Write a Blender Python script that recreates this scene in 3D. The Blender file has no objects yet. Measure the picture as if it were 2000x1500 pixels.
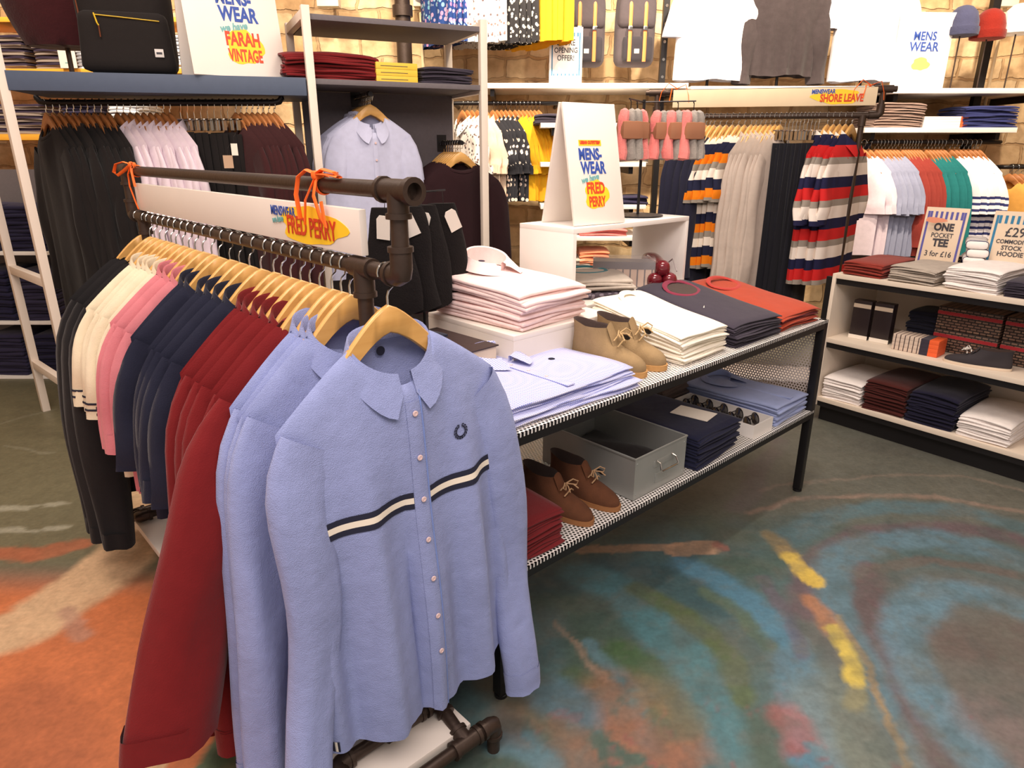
import bpy, bmesh, math, random
import numpy as np
from mathutils import Vector, Matrix
SC = bpy.context.scene
COL = SC.collection
R_ = math.radians
# ------------------------------------------------------------------ camera, light, exposure
FOC = 1325.0; PITCH = math.atan(458/1325.0); EYE = 1.5
cd = bpy.data.cameras.new('camera'); cam = bpy.data.objects.new('camera', cd); COL.objects.link(cam)
cd.sensor_width = 36; cd.lens = FOC/2000*36; cd.clip_start = .05
cam.location = (0, 0, EYE); cam.rotation_euler = (math.pi/2-PITCH, 0, 0)
SC.camera = cam
SC.view_settings.view_transform = 'Standard'; SC.view_settings.look = 'None'
SC.view_settings.gamma = 1; SC.view_settings.use_curve_mapping = False
SC.view_settings.exposure = 0.22
W_ = bpy.data.worlds.new('world'); SC.world = W_; W_.use_nodes = True
W_.node_tree.nodes['Background'].inputs[0].default_value = (1.0, .88, .80, 1)
W_.node_tree.nodes['Background'].inputs[1].default_value = .44
def area(name, loc, tgt, size, energy, col, spread=180):
    l = bpy.data.lights.new(name, 'AREA'); l.energy = energy; l.size = size[0]; l.size_y = size[1]; l.shape = 'RECTANGLE'
    l.color = col; l.spread = R_(spread)
    o = bpy.data.objects.new(name, l); COL.objects.link(o); o.location = loc
    o.rotation_euler = (Vector(tgt)-Vector(loc)).to_track_quat('-Z', 'Y').to_euler()
    return o
def spot(name, loc, tgt, energy, col, ang=60, r=.06):
    l = bpy.data.lights.new(name, 'SPOT'); l.energy = energy; l.color = col; l.spot_size = R_(ang); l.spot_blend = .6; l.shadow_soft_size = r
    o = bpy.data.objects.new(name, l); COL.objects.link(o); o.location = loc
    o.rotation_euler = (Vector(tgt)-Vector(loc)).to_track_quat('-Z', 'Y').to_euler()
    return o
area('ceiling_lamp_shop', (.1, -.5, 3.2), (-.3, 1.5, .7), (2.6, 1.2), 84, (1, .86, .80))
area('ceiling_lamp_table', (.7, 2.6, 3.6), (.6, 2.5, 0), (1.2, 1.2), 58, (1, .86, .73))
area('ceiling_lamp_rack', (-1.6, 1.6, 3.6), (-1.2, 2.0, .5), (1.0, 1.0), 40, (1, .84, .70))
area('ceiling_lamp_left', (-1.6, 2.8, 3.6), (-1.7, 3.8, 1.2), (1.2, .5), 14, (1, .85, .74))
for i, (x, e) in enumerate([(-3.3, 210), (-1.9, 210), (-.5, 300), (.45, 330), (1.5, 350), (2.6, 290), (3.7, 180)]):
    spot('ceiling_spot_wall', (x, 3.9, 3.7), (x+.1, 5.7, 1.75), e, (1, .83, .62), 72)
spot('ceiling_spot_cube', (.5, 1.9, 3.6), (.62, 2.75, 1.1), 70, (1, .88, .78), 40)
# ------------------------------------------------------------------ photo ray helpers (placing on known planes)
_c, _s = math.cos(PITCH), math.sin(PITCH)
def ray(px, py):
    x = (px-1000)/FOC; u = (750-py)/FOC
    return (x, _c+u*_s, -_s+u*_c)
def G(px, py, z=0.0):
    d = ray(px, py); t = (z-EYE)/d[2]; return Vector((d[0]*t, d[1]*t, z))
def AY(px, py, y):
    d = ray(px, py); t = y/d[1]; return Vector((d[0]*t, y, EYE+d[2]*t))
def onplane(px, py, p0, az):
    d = ray(px, py); a = R_(az); n = (math.cos(a), -math.sin(a))
    t = (p0[0]*n[0]+p0[1]*n[1])/(d[0]*n[0]+d[1]*n[1])
    return Vector((d[0]*t, d[1]*t, EYE+d[2]*t))
# ------------------------------------------------------------------ materials
def s2l(c):
    return tuple((x/255/12.92 if x/255 <= .04045 else ((x/255+.055)/1.055)**2.4) for x in c)
def newmat(name):
    m = bpy.data.materials.new(name); m.use_nodes = True
    nt = m.node_tree; b = nt.nodes['Principled BSDF']
    return m, nt, b
def N(nt, t, **kw):
    n = nt.nodes.new(t)
    for k, v in kw.items(): setattr(n, k, v)
    return n
def L(nt, a, b): nt.links.new(a, b)
_mats = {}
def plain(name, rgb, rough=.5, metal=0.0, var=.06, scale=8, bump=0.0, bscale=60, coat=0.0):
    if name in _mats: return _mats[name]
    m, nt, b = newmat(name); c = s2l(rgb)
    tc = N(nt, 'ShaderNodeTexCoord'); nz = N(nt, 'ShaderNodeTexNoise'); nz.inputs['Scale'].default_value = scale; nz.inputs['Detail'].default_value = 3
    L(nt, tc.outputs['Object'], nz.inputs['Vector'])
    mx = N(nt, 'ShaderNodeMix', data_type='RGBA')
    mx.inputs[6].default_value = (*[x*(1-var*2) for x in c], 1); mx.inputs[7].default_value = (*[min(1, x*(1+var)) for x in c], 1)
    L(nt, nz.outputs['Fac'], mx.inputs[0]); L(nt, mx.outputs[2], b.inputs['Base Color'])
    b.inputs['Roughness'].default_value = rough; b.inputs['Metallic'].default_value = metal
    if coat: b.inputs['Coat Weight'].default_value = coat
    if bump:
        n2 = N(nt, 'ShaderNodeTexNoise'); n2.inputs['Scale'].default_value = bscale; n2.inputs['Detail'].default_value = 2
        L(nt, tc.outputs['Object'], n2.inputs['Vector'])
        bp = N(nt, 'ShaderNodeBump'); bp.inputs['Strength'].default_value = bump; bp.inputs['Distance'].default_value = .004
        L(nt, n2.outputs['Fac'], bp.inputs['Height']); L(nt, bp.outputs['Normal'], b.inputs['Normal'])
    _mats[name] = m; return m
def cloth(name, rgb, rough=.92, sheen=.12, weave=420, bump=.25, var=.07, rib=0):
    if name in _mats: return _mats[name]
    m = plain(name, rgb, rough, 0, var, 30); nt = m.node_tree; b = nt.nodes['Principled BSDF']
    b.inputs['Sheen Weight'].default_value = sheen; b.inputs['Specular IOR Level'].default_value = .2
    tc = N(nt, 'ShaderNodeTexCoord'); n1 = N(nt, 'ShaderNodeTexNoise'); n1.inputs['Scale'].default_value = weave; n1.inputs['Detail'].default_value = 1
    n2 = N(nt, 'ShaderNodeTexNoise'); n2.inputs['Scale'].default_value = 11; n2.inputs['Detail'].default_value = 4
    L(nt, tc.outputs['Object'], n1.inputs['Vector']); L(nt, tc.outputs['Object'], n2.inputs['Vector'])
    ad = N(nt, 'ShaderNodeMath', operation='MULTIPLY_ADD'); ad.inputs[1].default_value = 5.0
    L(nt, n2.outputs['Fac'], ad.inputs[0]); L(nt, n1.outputs['Fac'], ad.inputs[2])
    bp = N(nt, 'ShaderNodeBump'); bp.inputs['Strength'].default_value = bump; bp.inputs['Distance'].default_value = .0035
    L(nt, ad.outputs[0], bp.inputs['Height']); L(nt, bp.outputs['Normal'], b.inputs['Normal'])
    return m
def striped(name, cols, period, axis=2, offset=0.0, rough=.9, warp=0.0):
    """cols: list of (position 0..1, rgb) constant bands along an object axis"""
    if name in _mats: return _mats[name]
    m, nt, b = newmat(name)
    tc = N(nt, 'ShaderNodeTexCoord'); sp = N(nt, 'ShaderNodeSeparateXYZ'); L(nt, tc.outputs['Object'], sp.inputs[0])
    a = N(nt, 'ShaderNodeMath', operation='MULTIPLY_ADD'); a.inputs[1].default_value = 1/period; a.inputs[2].default_value = offset+50
    L(nt, sp.outputs[axis], a.inputs[0])
    f = N(nt, 'ShaderNodeMath', operation='FRACT'); L(nt, a.outputs[0], f.inputs[0])
    r = N(nt, 'ShaderNodeValToRGB'); r.color_ramp.interpolation = 'CONSTANT'
    els = r.color_ramp.elements
    while len(els) < len(cols): els.new(.5)
    for e, (p, c) in zip(els, cols): e.position = p; e.color = (*s2l(c), 1)
    L(nt, f.outputs[0], r.inputs[0]); L(nt, r.outputs[0], b.inputs['Base Color']); b.inputs['Roughness'].default_value = rough
    b.inputs['Specular IOR Level'].default_value = .2
    _mats[name] = m; return m
def spotted(name, base, dot, scale, thr=.35, dot2=None):
    if name in _mats: return _mats[name]
    m, nt, b = newmat(name)
    tc = N(nt, 'ShaderNodeTexCoord'); v = N(nt, 'ShaderNodeTexVoronoi'); v.inputs['Scale'].default_value = scale
    L(nt, tc.outputs['Object'], v.inputs['Vector'])
    lt = N(nt, 'ShaderNodeMath', operation='LESS_THAN'); lt.inputs[1].default_value = thr; L(nt, v.outputs['Distance'], lt.inputs[0])
    mx = N(nt, 'ShaderNodeMix', data_type='RGBA'); mx.inputs[6].default_value = (*s2l(base), 1); mx.inputs[7].default_value = (*s2l(dot), 1)
    if dot2:
        m2 = N(nt, 'ShaderNodeMix', data_type='RGBA'); m2.inputs[6].default_value = (*s2l(dot), 1); m2.inputs[7].default_value = (*s2l(dot2), 1)
        L(nt, v.outputs['Color'], m2.inputs[0]); L(nt, m2.outputs[2], mx.inputs[7])
    L(nt, lt.outputs[0], mx.inputs[0]); L(nt, mx.outputs[2], b.inputs['Base Color']); b.inputs['Roughness'].default_value = .85
    _mats[name] = m; return m
def perforated(name, rgb, pitch, rad, ax=(0, 1)):
    m, nt, b = newmat(name); b.inputs['Base Color'].default_value = (*s2l(rgb), 1); b.inputs['Roughness'].default_value = .4; b.inputs['Metallic'].default_value = .1
    tc = N(nt, 'ShaderNodeTexCoord'); sp = N(nt, 'ShaderNodeSeparateXYZ'); L(nt, tc.outputs['Object'], sp.inputs[0])
    def lat(off):
        ds = []
        for k, (a, p) in enumerate(zip(ax, (pitch, pitch*1.732))):
            q = N(nt, 'ShaderNodeMath', operation='MULTIPLY_ADD'); q.inputs[1].default_value = 1/p; q.inputs[2].default_value = off+100
            L(nt, sp.outputs[a], q.inputs[0])
            f = N(nt, 'ShaderNodeMath', operation='FRACT'); L(nt, q.outputs[0], f.inputs[0])
            u = N(nt, 'ShaderNodeMath', operation='MULTIPLY_ADD'); u.inputs[1].default_value = p; u.inputs[2].default_value = -.5*p
            L(nt, f.outputs[0], u.inputs[0])
            w = N(nt, 'ShaderNodeMath', operation='POWER'); w.inputs[1].default_value = 2; 
            ab = N(nt, 'ShaderNodeMath', operation='ABSOLUTE'); L(nt, u.outputs[0], ab.inputs[0]); L(nt, ab.outputs[0], w.inputs[0]); ds.append(w)
        s_ = N(nt, 'ShaderNodeMath', operation='ADD'); L(nt, ds[0].outputs[0], s_.inputs[0]); L(nt, ds[1].outputs[0], s_.inputs[1]); return s_
    mn = N(nt, 'ShaderNodeMath', operation='MINIMUM'); L(nt, lat(0).outputs[0], mn.inputs[0]); L(nt, lat(.5).outputs[0], mn.inputs[1])
    lt = N(nt, 'ShaderNodeMath', operation='LESS_THAN'); lt.inputs[1].default_value = rad*rad; L(nt, mn.outputs[0], lt.inputs[0])
    tr = N(nt, 'ShaderNodeBsdfTransparent'); ms = N(nt, 'ShaderNodeMixShader'); out = nt.nodes['Material Output']
    L(nt, lt.outputs[0], ms.inputs[0]); L(nt, b.outputs[0], ms.inputs[1]); L(nt, tr.outputs[0], ms.inputs[2]); L(nt, ms.outputs[0], out.inputs['Surface'])
    return m
def woodmat(name, a, b_, scale=14, rough=.4, axis=0):
    if name in _mats: return _mats[name]
    m, nt, b = newmat(name)
    tc = N(nt, 'ShaderNodeTexCoord'); mp = N(nt, 'ShaderNodeMapping'); mp.inputs['Scale'].default_value = [(1 if i == axis else 9) for i in range(3)]
    L(nt, tc.outputs['Object'], mp.inputs[0]); n = N(nt, 'ShaderNodeTexNoise'); n.inputs['Scale'].default_value = scale; n.inputs['Detail'].default_value = 5
    L(nt, mp.outputs[0], n.inputs['Vector'])
    mx = N(nt, 'ShaderNodeMix', data_type='RGBA'); mx.inputs[6].default_value = (*s2l(a), 1); mx.inputs[7].default_value = (*s2l(b_), 1)
    L(nt, n.outputs['Fac'], mx.inputs[0]); L(nt, mx.outputs[2], b.inputs['Base Color']); b.inputs['Roughness'].default_value = rough
    _mats[name] = m; return m
def clear(name, rgb=(235, 235, 240), alpha=.22):
    if name in _mats: return _mats[name]
    m, nt, b = newmat(name); b.inputs['Base Color'].default_value = (*s2l(rgb), 1); b.inputs['Roughness'].default_value = .08; b.inputs['Alpha'].default_value = alpha
    _mats[name] = m; return m
PIPE = plain('dark_pipe', (72, 58, 50), .42, .55, .12, 20, .15, 90)
BLACKM = plain('black_metal', (38, 36, 38), .4, .5, .08)
CHROME = plain('chrome', (200, 195, 188), .16, 1.0, .02)
HWOOD = woodmat('hanger_wood', (198, 146, 78), (222, 174, 104), 9, .33)
WHITE = plain('white_board', (232, 222, 212), .5, 0, .02)
WHITE2 = plain('white_shelf', (238, 232, 226), .45, 0, .02)
CREAMF = plain('cream_frame', (226, 210, 192), .5, 0, .03)
ORANGE = plain('orange_ribbon', (255, 112, 34), .6, 0, .04)
BTN = plain('pink_button', (226, 198, 196), .35, 0, .03)
INK_BLUE = plain('ink_blue', (44, 76, 160), .6, 0, .02)
INK_RED = plain('ink_red', (208, 66, 30), .6, 0, .02)
INK_YEL = plain('ink_yellow', (250, 204, 40), .6, 0, .03)
INK_TEAL = plain('ink_teal', (110, 170, 170), .6, 0, .02)
INK_DARK = plain('ink_dark', (56, 54, 62), .6, 0, .02)
PAPER = plain('paper_tag', (236, 226, 212), .7, 0, .03)
NAVY_T = plain('navy_tape', (28, 30, 52), .8, 0, .03)
CREAM_T = plain('cream_tape', (240, 228, 210), .8, 0, .03)
# ------------------------------------------------------------------ mesh builder
class MB:
    def __init__(s): s.v = []; s.f = []; s.mi = []
    def add(s, vs, fs, mi=0):
        o = len(s.v); s.v += [tuple(p) for p in vs]; s.f += [tuple(i+o for i in f) for f in fs]; s.mi += [mi]*len(fs); return s
    def box(s, x0, x1, y0, y1, z0, z1, mi=0, b=0.0, M=None):
        if b > 0:
            bm = bmesh.new(); bmesh.ops.create_cube(bm, size=1)
            for v in bm.verts: v.co = ((x0+x1)/2+v.co.x*(x1-x0), (y0+y1)/2+v.co.y*(y1-y0), (z0+z1)/2+v.co.z*(z1-z0))
            bmesh.ops.bevel(bm, geom=bm.edges[:], offset=b, segments=2, affect='EDGES', profile=.6)
            bm.verts.index_update(); vs = [v.co.copy() for v in bm.verts]; fs = [[v.index for v in f.verts] for f in bm.faces]; bm.free()
        else:
            vs = [Vector((x, y, z)) for z in (z0, z1) for y in (y0, y1) for x in (x0, x1)]
            fs = [(0, 2, 3, 1), (4, 5, 7, 6), (0, 1, 5, 4), (2, 6, 7, 3), (0, 4, 6, 2), (1, 3, 7, 5)]
        if M is not None: vs = [M @ v for v in vs]
        return s.add(vs, fs, mi)
    def tube(s, path, r, n=10, mi=0, flat=1.0, closed=False):
        P = [Vector(p) for p in path]; k = len(P); rs = r if isinstance(r, (list, tuple)) else [r]*k
        vs = []; up = None
        for i in range(k):
            a = P[(i-1) % k] if (closed or i > 0) else P[i]; b = P[(i+1) % k] if (closed or i < k-1) else P[i]
            t = (b-a).normalized() if (b-a).length > 1e-9 else Vector((0, 0, 1))
            if up is None:
                up = Vector((0, 0, 1)) if abs(t.z) < .9 else Vector((1, 0, 0))
            e1 = t.cross(up).normalized(); e2 = e1.cross(t).normalized(); up = e2
            for j in range(n):
                a_ = 2*math.pi*j/n; vs.append(P[i]+e1*math.cos(a_)*rs[i]+e2*math.sin(a_)*rs[i]*flat)
        fs = []
        for i in range(k if closed else k-1):
            for j in range(n):
                i2 = (i+1) % k
                fs.append((i*n+j, i*n+(j+1) % n, i2*n+(j+1) % n, i2*n+j))
        if not closed: fs += [tuple(range(n-1, -1, -1)), tuple(range((k-1)*n, k*n))]
        return s.add(vs, fs, mi)
    def lathe(s, prof, n=16, mi=0, c=(0, 0, 0), M=None):
        vs = []; fs = []; k = len(prof)
        for r, z in prof:
            for j in range(n):
                a = 2*math.pi*j/n; vs.append(Vector((r*math.cos(a)+c[0], r*math.sin(a)+c[1], z+c[2])))
        for i in range(k-1):
            for j in range(n): fs.append((i*n+j, i*n+(j+1) % n, (i+1)*n+(j+1) % n, (i+1)*n+j))
        fs += [tuple(range(n-1, -1, -1)), tuple(range((k-1)*n, k*n))]
        if M is not None: vs = [M @ v for v in vs]
        return s.add(vs, fs, mi)
    def prism(s, poly, a0, a1, fn, mi=0):
        """poly 2D (ccw); fn(u,v,a)->xyz"""
        n = len(poly); vs = [fn(u, v, a0) for u, v in poly]+[fn(u, v, a1) for u, v in poly]
        fs = [tuple(range(n-1, -1, -1)), tuple(range(n, 2*n))]+[(i, (i+1) % n, n+(i+1) % n, n+i) for i in range(n)]
        return s.add(vs, fs, mi)
    def grid(s, fn, nu, nv, mi=0, closeu=False, flip=False):
        vs = [fn(i/(nu if closeu else nu-1), j/(nv-1)) for j in range(nv) for i in range(nu)]; fs = []
        for j in range(nv-1):
            for i in range(nu if closeu else nu-1):
                q = (j*nu+i, j*nu+(i+1) % nu, (j+1)*nu+(i+1) % nu, (j+1)*nu+i); fs.append(q[::-1] if flip else q)
        return s.add(vs, fs, mi)
    def rbox(s, hx, hy, hz, r, nx=10, ny=10, nz=4, mi=0, c=(0, 0, 0), disp=None):
        def face(ax, sg, na, nb):
            vs = []
            a1, a2 = [(1, 2), (2, 0), (0, 1)][ax]; h = (hx, hy, hz)
            for j in range(nb+1):
                for i in range(na+1):
                    q = [0, 0, 0]; q[ax] = sg*h[ax]; q[a1] = h[a1]*(2*i/na-1); q[a2] = h[a2]*(2*j/nb-1)
                    inn = [max(-(h[k]-r), min(h[k]-r, q[k])) for k in range(3)]; d = Vector([q[k]-inn[k] for k in range(3)])
                    d = d.normalized()*r if d.length > 1e-9 else d
                    p = Vector(inn)+d
                    if disp: p = Vector(disp(p.x, p.y, p.z))
                    vs.append((p.x+c[0], p.y+c[1], p.z+c[2]))
            fs = []
            for j in range(nb):
                for i in range(na):
                    q = (j*(na+1)+i, j*(na+1)+i+1, (j+1)*(na+1)+i+1, (j+1)*(na+1)+i); fs.append(q if sg > 0 else q[::-1])
            s.add(vs, fs, mi)
        for sg in (1, -1): face(0, sg, ny, nz); face(1, sg, nz, nx); face(2, sg, nx, ny)
        return s
    def build(s, name, mat, parent=None, smooth=True, ang=40):
        me = bpy.data.meshes.new(name); me.from_pydata(s.v, [], s.f); 
        for m in (mat if isinstance(mat, (list, tuple)) else [mat]): me.materials.append(m)
        me.polygons.foreach_set('material_index', s.mi)
        if smooth:
            bm = bmesh.new(); bm.from_mesh(me); bmesh.ops.remove_doubles(bm, verts=bm.verts, dist=1e-5); bm.to_mesh(me); bm.free()
            me.polygons.foreach_set('use_smooth', [True]*len(me.polygons)); me.set_sharp_from_angle(angle=R_(ang))
        me.update()
        o = bpy.data.objects.new(name, me); COL.objects.link(o)
        if parent is not None: o.parent = parent
        return o
_labels = {}
def tag(o, label, cat, group=None, kind=None):
    o['label'] = label; o['category'] = cat
    if group: o['group'] = group
    if kind: o['kind'] = kind
    if label in _labels: print('DUPLABEL', label)
    if not 4 <= len(label.split()) <= 16: print('LONGLABEL', len(label.split()), label)
    _labels[label] = o
    return o
def thing(name, label, cat, loc=(0, 0, 0), rotz=0.0, group=None):
    o = bpy.data.objects.new(name, None); COL.objects.link(o); o.location = loc; o.rotation_euler = (0, 0, rotz)
    o.empty_display_size = .05
    return tag(o, label, cat, group)
def place(o, loc, rotz=0.0, rx=0.0, ry=0.0):
    o.location = loc; o.rotation_euler = (rx, ry, rotz); return o
_kids = {}
def kids(o):
    if o.name not in _kids: _kids[o.name] = [c for c in COL.objects if c.parent == o]
    return _kids[o.name]
def copy_tree(o, ks=None):
    c = o.copy(); COL.objects.link(c)
    for k in (ks if ks is not None else kids(o)):
        kk = kids(k) if ks is None else []
        d = k.copy(); COL.objects.link(d); d.parent = c
        for g in kk:
            e = g.copy(); COL.objects.link(e); e.parent = d
    return c
def struct(o): o['kind'] = 'structure'; return o
def ordn(i):
    w = ['first', 'second', 'third', 'fourth', 'fifth', 'sixth', 'seventh', 'eighth', 'ninth', 'tenth', 'eleventh', 'twelfth']
    if i <= 12: return w[i-1]
    return str(i)+('st' if i % 10 == 1 and i != 11 else 'nd' if i % 10 == 2 and i != 12 else 'rd' if i % 10 == 3 and i != 13 else 'th')
_fcache = {}
def lettering(s, size, mat, parent, loc, bold=0.0, ext=.0008, shear=0.0, sx=1.0, rotz=0.0, name='lettering', align='CENTER'):
    """text standing in the parent's x-z plane, facing -y"""
    cu = bpy.data.curves.new('t', 'FONT'); cu.body = s; cu.size = size; cu.offset = bold; cu.extrude = ext; cu.shear = shear; cu.resolution_u = 3
    cu.align_x = align; cu.align_y = 'CENTER'
    o = bpy.data.objects.new('t', cu); COL.objects.link(o)
    dg = bpy.context.evaluated_depsgraph_get(); me = bpy.data.meshes.new_from_object(o.evaluated_get(dg))
    bpy.data.objects.remove(o); bpy.data.curves.remove(cu)
    M = Matrix.Translation(loc) @ Matrix.Rotation(rotz, 4, 'Y') @ Matrix.Rotation(math.pi/2, 4, 'X') @ Matrix.Scale(sx, 4, (1, 0, 0))
    me.transform(M); me.materials.clear(); me.materials.append(mat); me.name = name
    ob = bpy.data.objects.new(name, me); COL.objects.link(ob); ob.parent = parent
    return ob
def blob(parent, mat, cx, cz, rx, rz, y, seed=1, name='colour_splash', n=28, ang=0):
    rnd = random.Random(seed); ph = [rnd.uniform(0, 6) for _ in range(4)]
    poly = []
    for i in range(n):
        a = 2*math.pi*i/n; k = 1+.10*math.sin(3*a+ph[0])+.06*math.sin(5*a+ph[1])+.04*math.sin(8*a+ph[2])
        poly.append((cx+rx*k*math.cos(a), cz+rz*k*math.sin(a)))
    return MB().prism(poly, y, y-.0006, lambda u, v, a: (u, a, v)).build(name, mat, parent, smooth=False)
# ------------------------------------------------------------------ garment generator
def sstep(a, b, x):
    t = max(0.0, min(1.0, (x-a)/(b-a))); return t*t*(3-2*t)
class Garment:
    """hanging garment, neck base at the origin, shoulders along x, front towards -y"""
    D = dict(hs=.25, drop=.11, nw=.08, nd=.075, wch=.258, whem=.265, L=.86, d=.028, A=.008, tail=.0, seed=1, slen=.8, sr=.085, cr=.05, sd=.026,
             spread=.03, ridges=(), yo=.045, nu=34, nv=22, swing=(0, 0), flare=0.0, bend=(.0, .0), hemw=.0, spr=None, db=1.0)
    def __init__(s, **kw):
        for k, v in {**Garment.D, **kw}.items(): setattr(s, k, v)
        r = random.Random(s.seed); s.ph = [r.uniform(0, 6.28) for _ in range(8)]; s.kx = [r.uniform(9, 14), r.uniform(18, 26), r.uniform(34, 44)]; s.r = r
    def top(s, x, side):
        ax = abs(x)
        if ax <= s.nw:
            k = math.sqrt(max(0, 1-(ax/s.nw)**2)); return -s.nd*k if side < 0 else -.012*k
        return -s.drop*((ax-s.nw)/(s.hs-s.nw))**1.15
    def pt(s, p, v, side, off=0.0):
        W = s.hs+(s.wch-s.hs)*sstep(0, .3, v)+(s.whem-s.wch)*sstep(.3, 1, v)+s.hemw*sstep(.85, 1, v)
        xt = p*s.hs; x = p*W; zt = s.top(xt, side)
        zb = -s.L+s.tail*abs(p)**3*(1.0 if side < 0 else .8)+(-.03 if side > 0 and s.tail else 0)+.006*math.sin(5*p+s.ph[7])
        z = zt+(zb-zt)*v
        e = max(0, 1-abs(p)**2.6)
        y = side*(s.d*(s.db if side > 0 else 1)*(1-math.exp(-v*7))+.013*(1-math.exp(-v*90)))*math.sqrt(e)
        if abs(xt) < s.nw: y += side*s.yo*math.exp(-v*6)*math.sqrt(max(0, 1-(xt/s.nw)**2))
        g = v**1.1
        f = s.A*g*(math.sin(s.kx[0]*p+s.ph[0]+1.2*v)+.5*math.sin(s.kx[1]*p*.6+s.ph[1]-1.5*v)+.25*math.sin(s.kx[2]*p*.5+s.ph[2]))*(1-abs(p)**6*.7)
        f += .35*s.A*math.sin(7*v+4*p+s.ph[3])*sstep(.05, .4, v)*e
        for (p0, w, amp, v0) in s.ridges: f += -amp*math.exp(-((p-p0-.05*(v-.5))/w)**2)*sstep(v0, min(1, v0+.5), v)
        return Vector((x, y+f+(off*side), z))
    def body(s, mb, mi=0):
        vs = lambda j: (j/(s.nv-1))**1.35
        n = s.nu
        for side in (-1, 1):
            mb.grid(lambda u, w: s.pt(math.sin((2*u-1)*math.pi/2)*.55+(2*u-1)*.45, w**1.35, side), n, s.nv, mi, flip=side > 0)
    def sleeve_rings(s, sg, n=16):
        Ls = s.slen; r0 = max(s.sr, .074); P = Vector((sg*(s.hs-.006-.83*r0), 0, -s.drop+.001-.56*r0)); a0, a1 = R_(56), R_(87.5); N_ = n; out = []
        ds = Ls/(N_-1)
        for i in range(N_):
            t = i/(N_-1); dist = t*Ls
            a = a0+(a1-a0)*sstep(0, .2, dist)
            by = 0.0; b = s.bend[0 if sg < 0 else 1]*math.sin(math.pi*min(1, t*1.05))**2; spr = s.spread if s.spr is None else s.spr[0 if sg < 0 else 1]
            dirv = Vector((sg*math.cos(a), 0, -math.sin(a)))
            if i > 0: P = P+dirv*ds
            c = P+Vector((sg*(spr*t+b), -(.012+by*t)*(1 if sg < 0 else 1)+s.swing[0 if sg < 0 else 1]*t*t, 0))
            e1 = Vector((math.sin(a), 0, sg*math.cos(a)*1.0)) if True else None
            rx = max(s.sr, .074)*(1-sstep(0, .16, dist))+sstep(0, .16, dist)*(s.sr+(s.cr-s.sr)*t)+s.flare*t*t
            ry = s.sd*(.55+.45*sstep(0, .15, dist))
            out.append((c, e1, rx, ry, t))
        return out
    def sleeve_pt(s, sg, ring, th, k=1.0):
        c, e1, rx, ry, t = ring
        w = 1+.13*math.sin(3*th+s.ph[4]+5*t)+.10*math.sin(5*th+s.ph[5]-7*t)
        wy = 1+.32*math.sin(2*th+s.ph[6]+4*t)*min(1, 3*t)
        return c+e1*(rx*math.cos(th)*(.96+.04*w)*k)*(1 if sg > 0 else -1)*1+Vector((0, 1, 0))*(ry*math.sin(th)*w*wy*k)+Vector((0, -.012*s.A/.008*math.sin(9*t+s.ph[5])*t, 0))
    def sleeve(s, mb, sg, mi=0, n=16, m=18):
        rs = s.sleeve_rings(sg, 40)
        mb.grid(lambda u, v: s.sleeve_pt(sg, rs[int(round(v**1.25*39))], 2*math.pi*u), m, n, mi, closeu=True, flip=sg < 0)
        # inside of the opening
        c, e1, rx, ry, t = rs[-1]
        def ins(u, v):
            p = s.sleeve_pt(sg, rs[-1], 2*math.pi*u); return c+(p-c)*(1-.12*v)+Vector((0, 0, .06*v))
        mb.grid(ins, m, 3, mi, closeu=True, flip=sg > 0)
    def cuff(s, mb, sg, t0=.93, k=1.04, mi=0, drop=.004, n=16, m=18):
        rs = s.sleeve_rings(sg, 40); i0 = int(t0*39)
        rr = rs[i0:]; K = len(rr)
        mb.grid(lambda u, v: s.sleeve_pt(sg, rr[int(round(v*(K-1)))], 2*math.pi*u, k)+Vector((0, 0, -drop*v)), m, K, mi, closeu=True, flip=sg < 0)
        last = rr[-1]
        mb.grid(lambda u, v: last[0]+(s.sleeve_pt(sg, last, 2*math.pi*u, k)+Vector((0, 0, -drop))-last[0])*(1-.1*v)+Vector((0, 0, .03*v)), m, 2, mi, closeu=True, flip=sg > 0)
    def collar(s, mb, mi=0, stand=.034, leaf=.05, tip=.082, out=.016, gap=.10, n=33):
        def fn(u, v):
            q = (2*u-1)*(1-gap*.5); ph = q*math.pi; k = ((1-math.cos(ph))/2)
            x = s.nw*1.0*math.sin(ph)**1 if True else 0
            x = s.nw*math.sin(ph)*(1.02); y = s.yo*math.cos(ph)*1.0
            zb = -.012*(1-k)-s.nd*k**1.6
            o = Vector((math.sin(ph)*.9, math.cos(ph)*.8, 0))
            kk = k**3
            if v < .01: return Vector((x, y, zb))
            st = stand*(1-.35*kk)
            base = Vector((x*.985, y*.98, zb+st))
            if v < .26: return base
            if v < .51: return base+o*.005+Vector((0, 0, .004))
            lf = leaf+(tip-leaf)*k**5
            if v < .76: return base+o*(.010+out*.4)+Vector((0, -.004*kk, -lf*.5))
            ex = math.copysign(.022, x)*k**6 if abs(x) > 1e-6 else 0
            return base+o*(.010+out)+Vector((ex, -.006*kk, -lf))
        mb.grid(fn, n, 5, mi, flip=True)
        return fn
    def crew(s, mb, r=.011, mi=0, n=30):
        path = []
        for i in range(n):
            ph = 2*math.pi*i/n; k = (1-math.cos(ph))/2
            path.append((s.nw*math.sin(ph), s.yo*.95*math.cos(ph), -.012*(1-k)-s.nd*k**1.5+.004))
        mb.tube(path, r, 7, mi, flat=.5, closed=True)
    def strip(s, p0, p1, v0, v1, off=.003, nv=26, nu=4, side=-1):
        mb = MB()
        mb.grid(lambda u, v: s.pt(p0+(p1-p0)*u, v0+(v1-v0)*v, side, off if 0 < u < 1 else off*.5), nu, nv, 0, flip=side > 0)
        return mb
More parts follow.
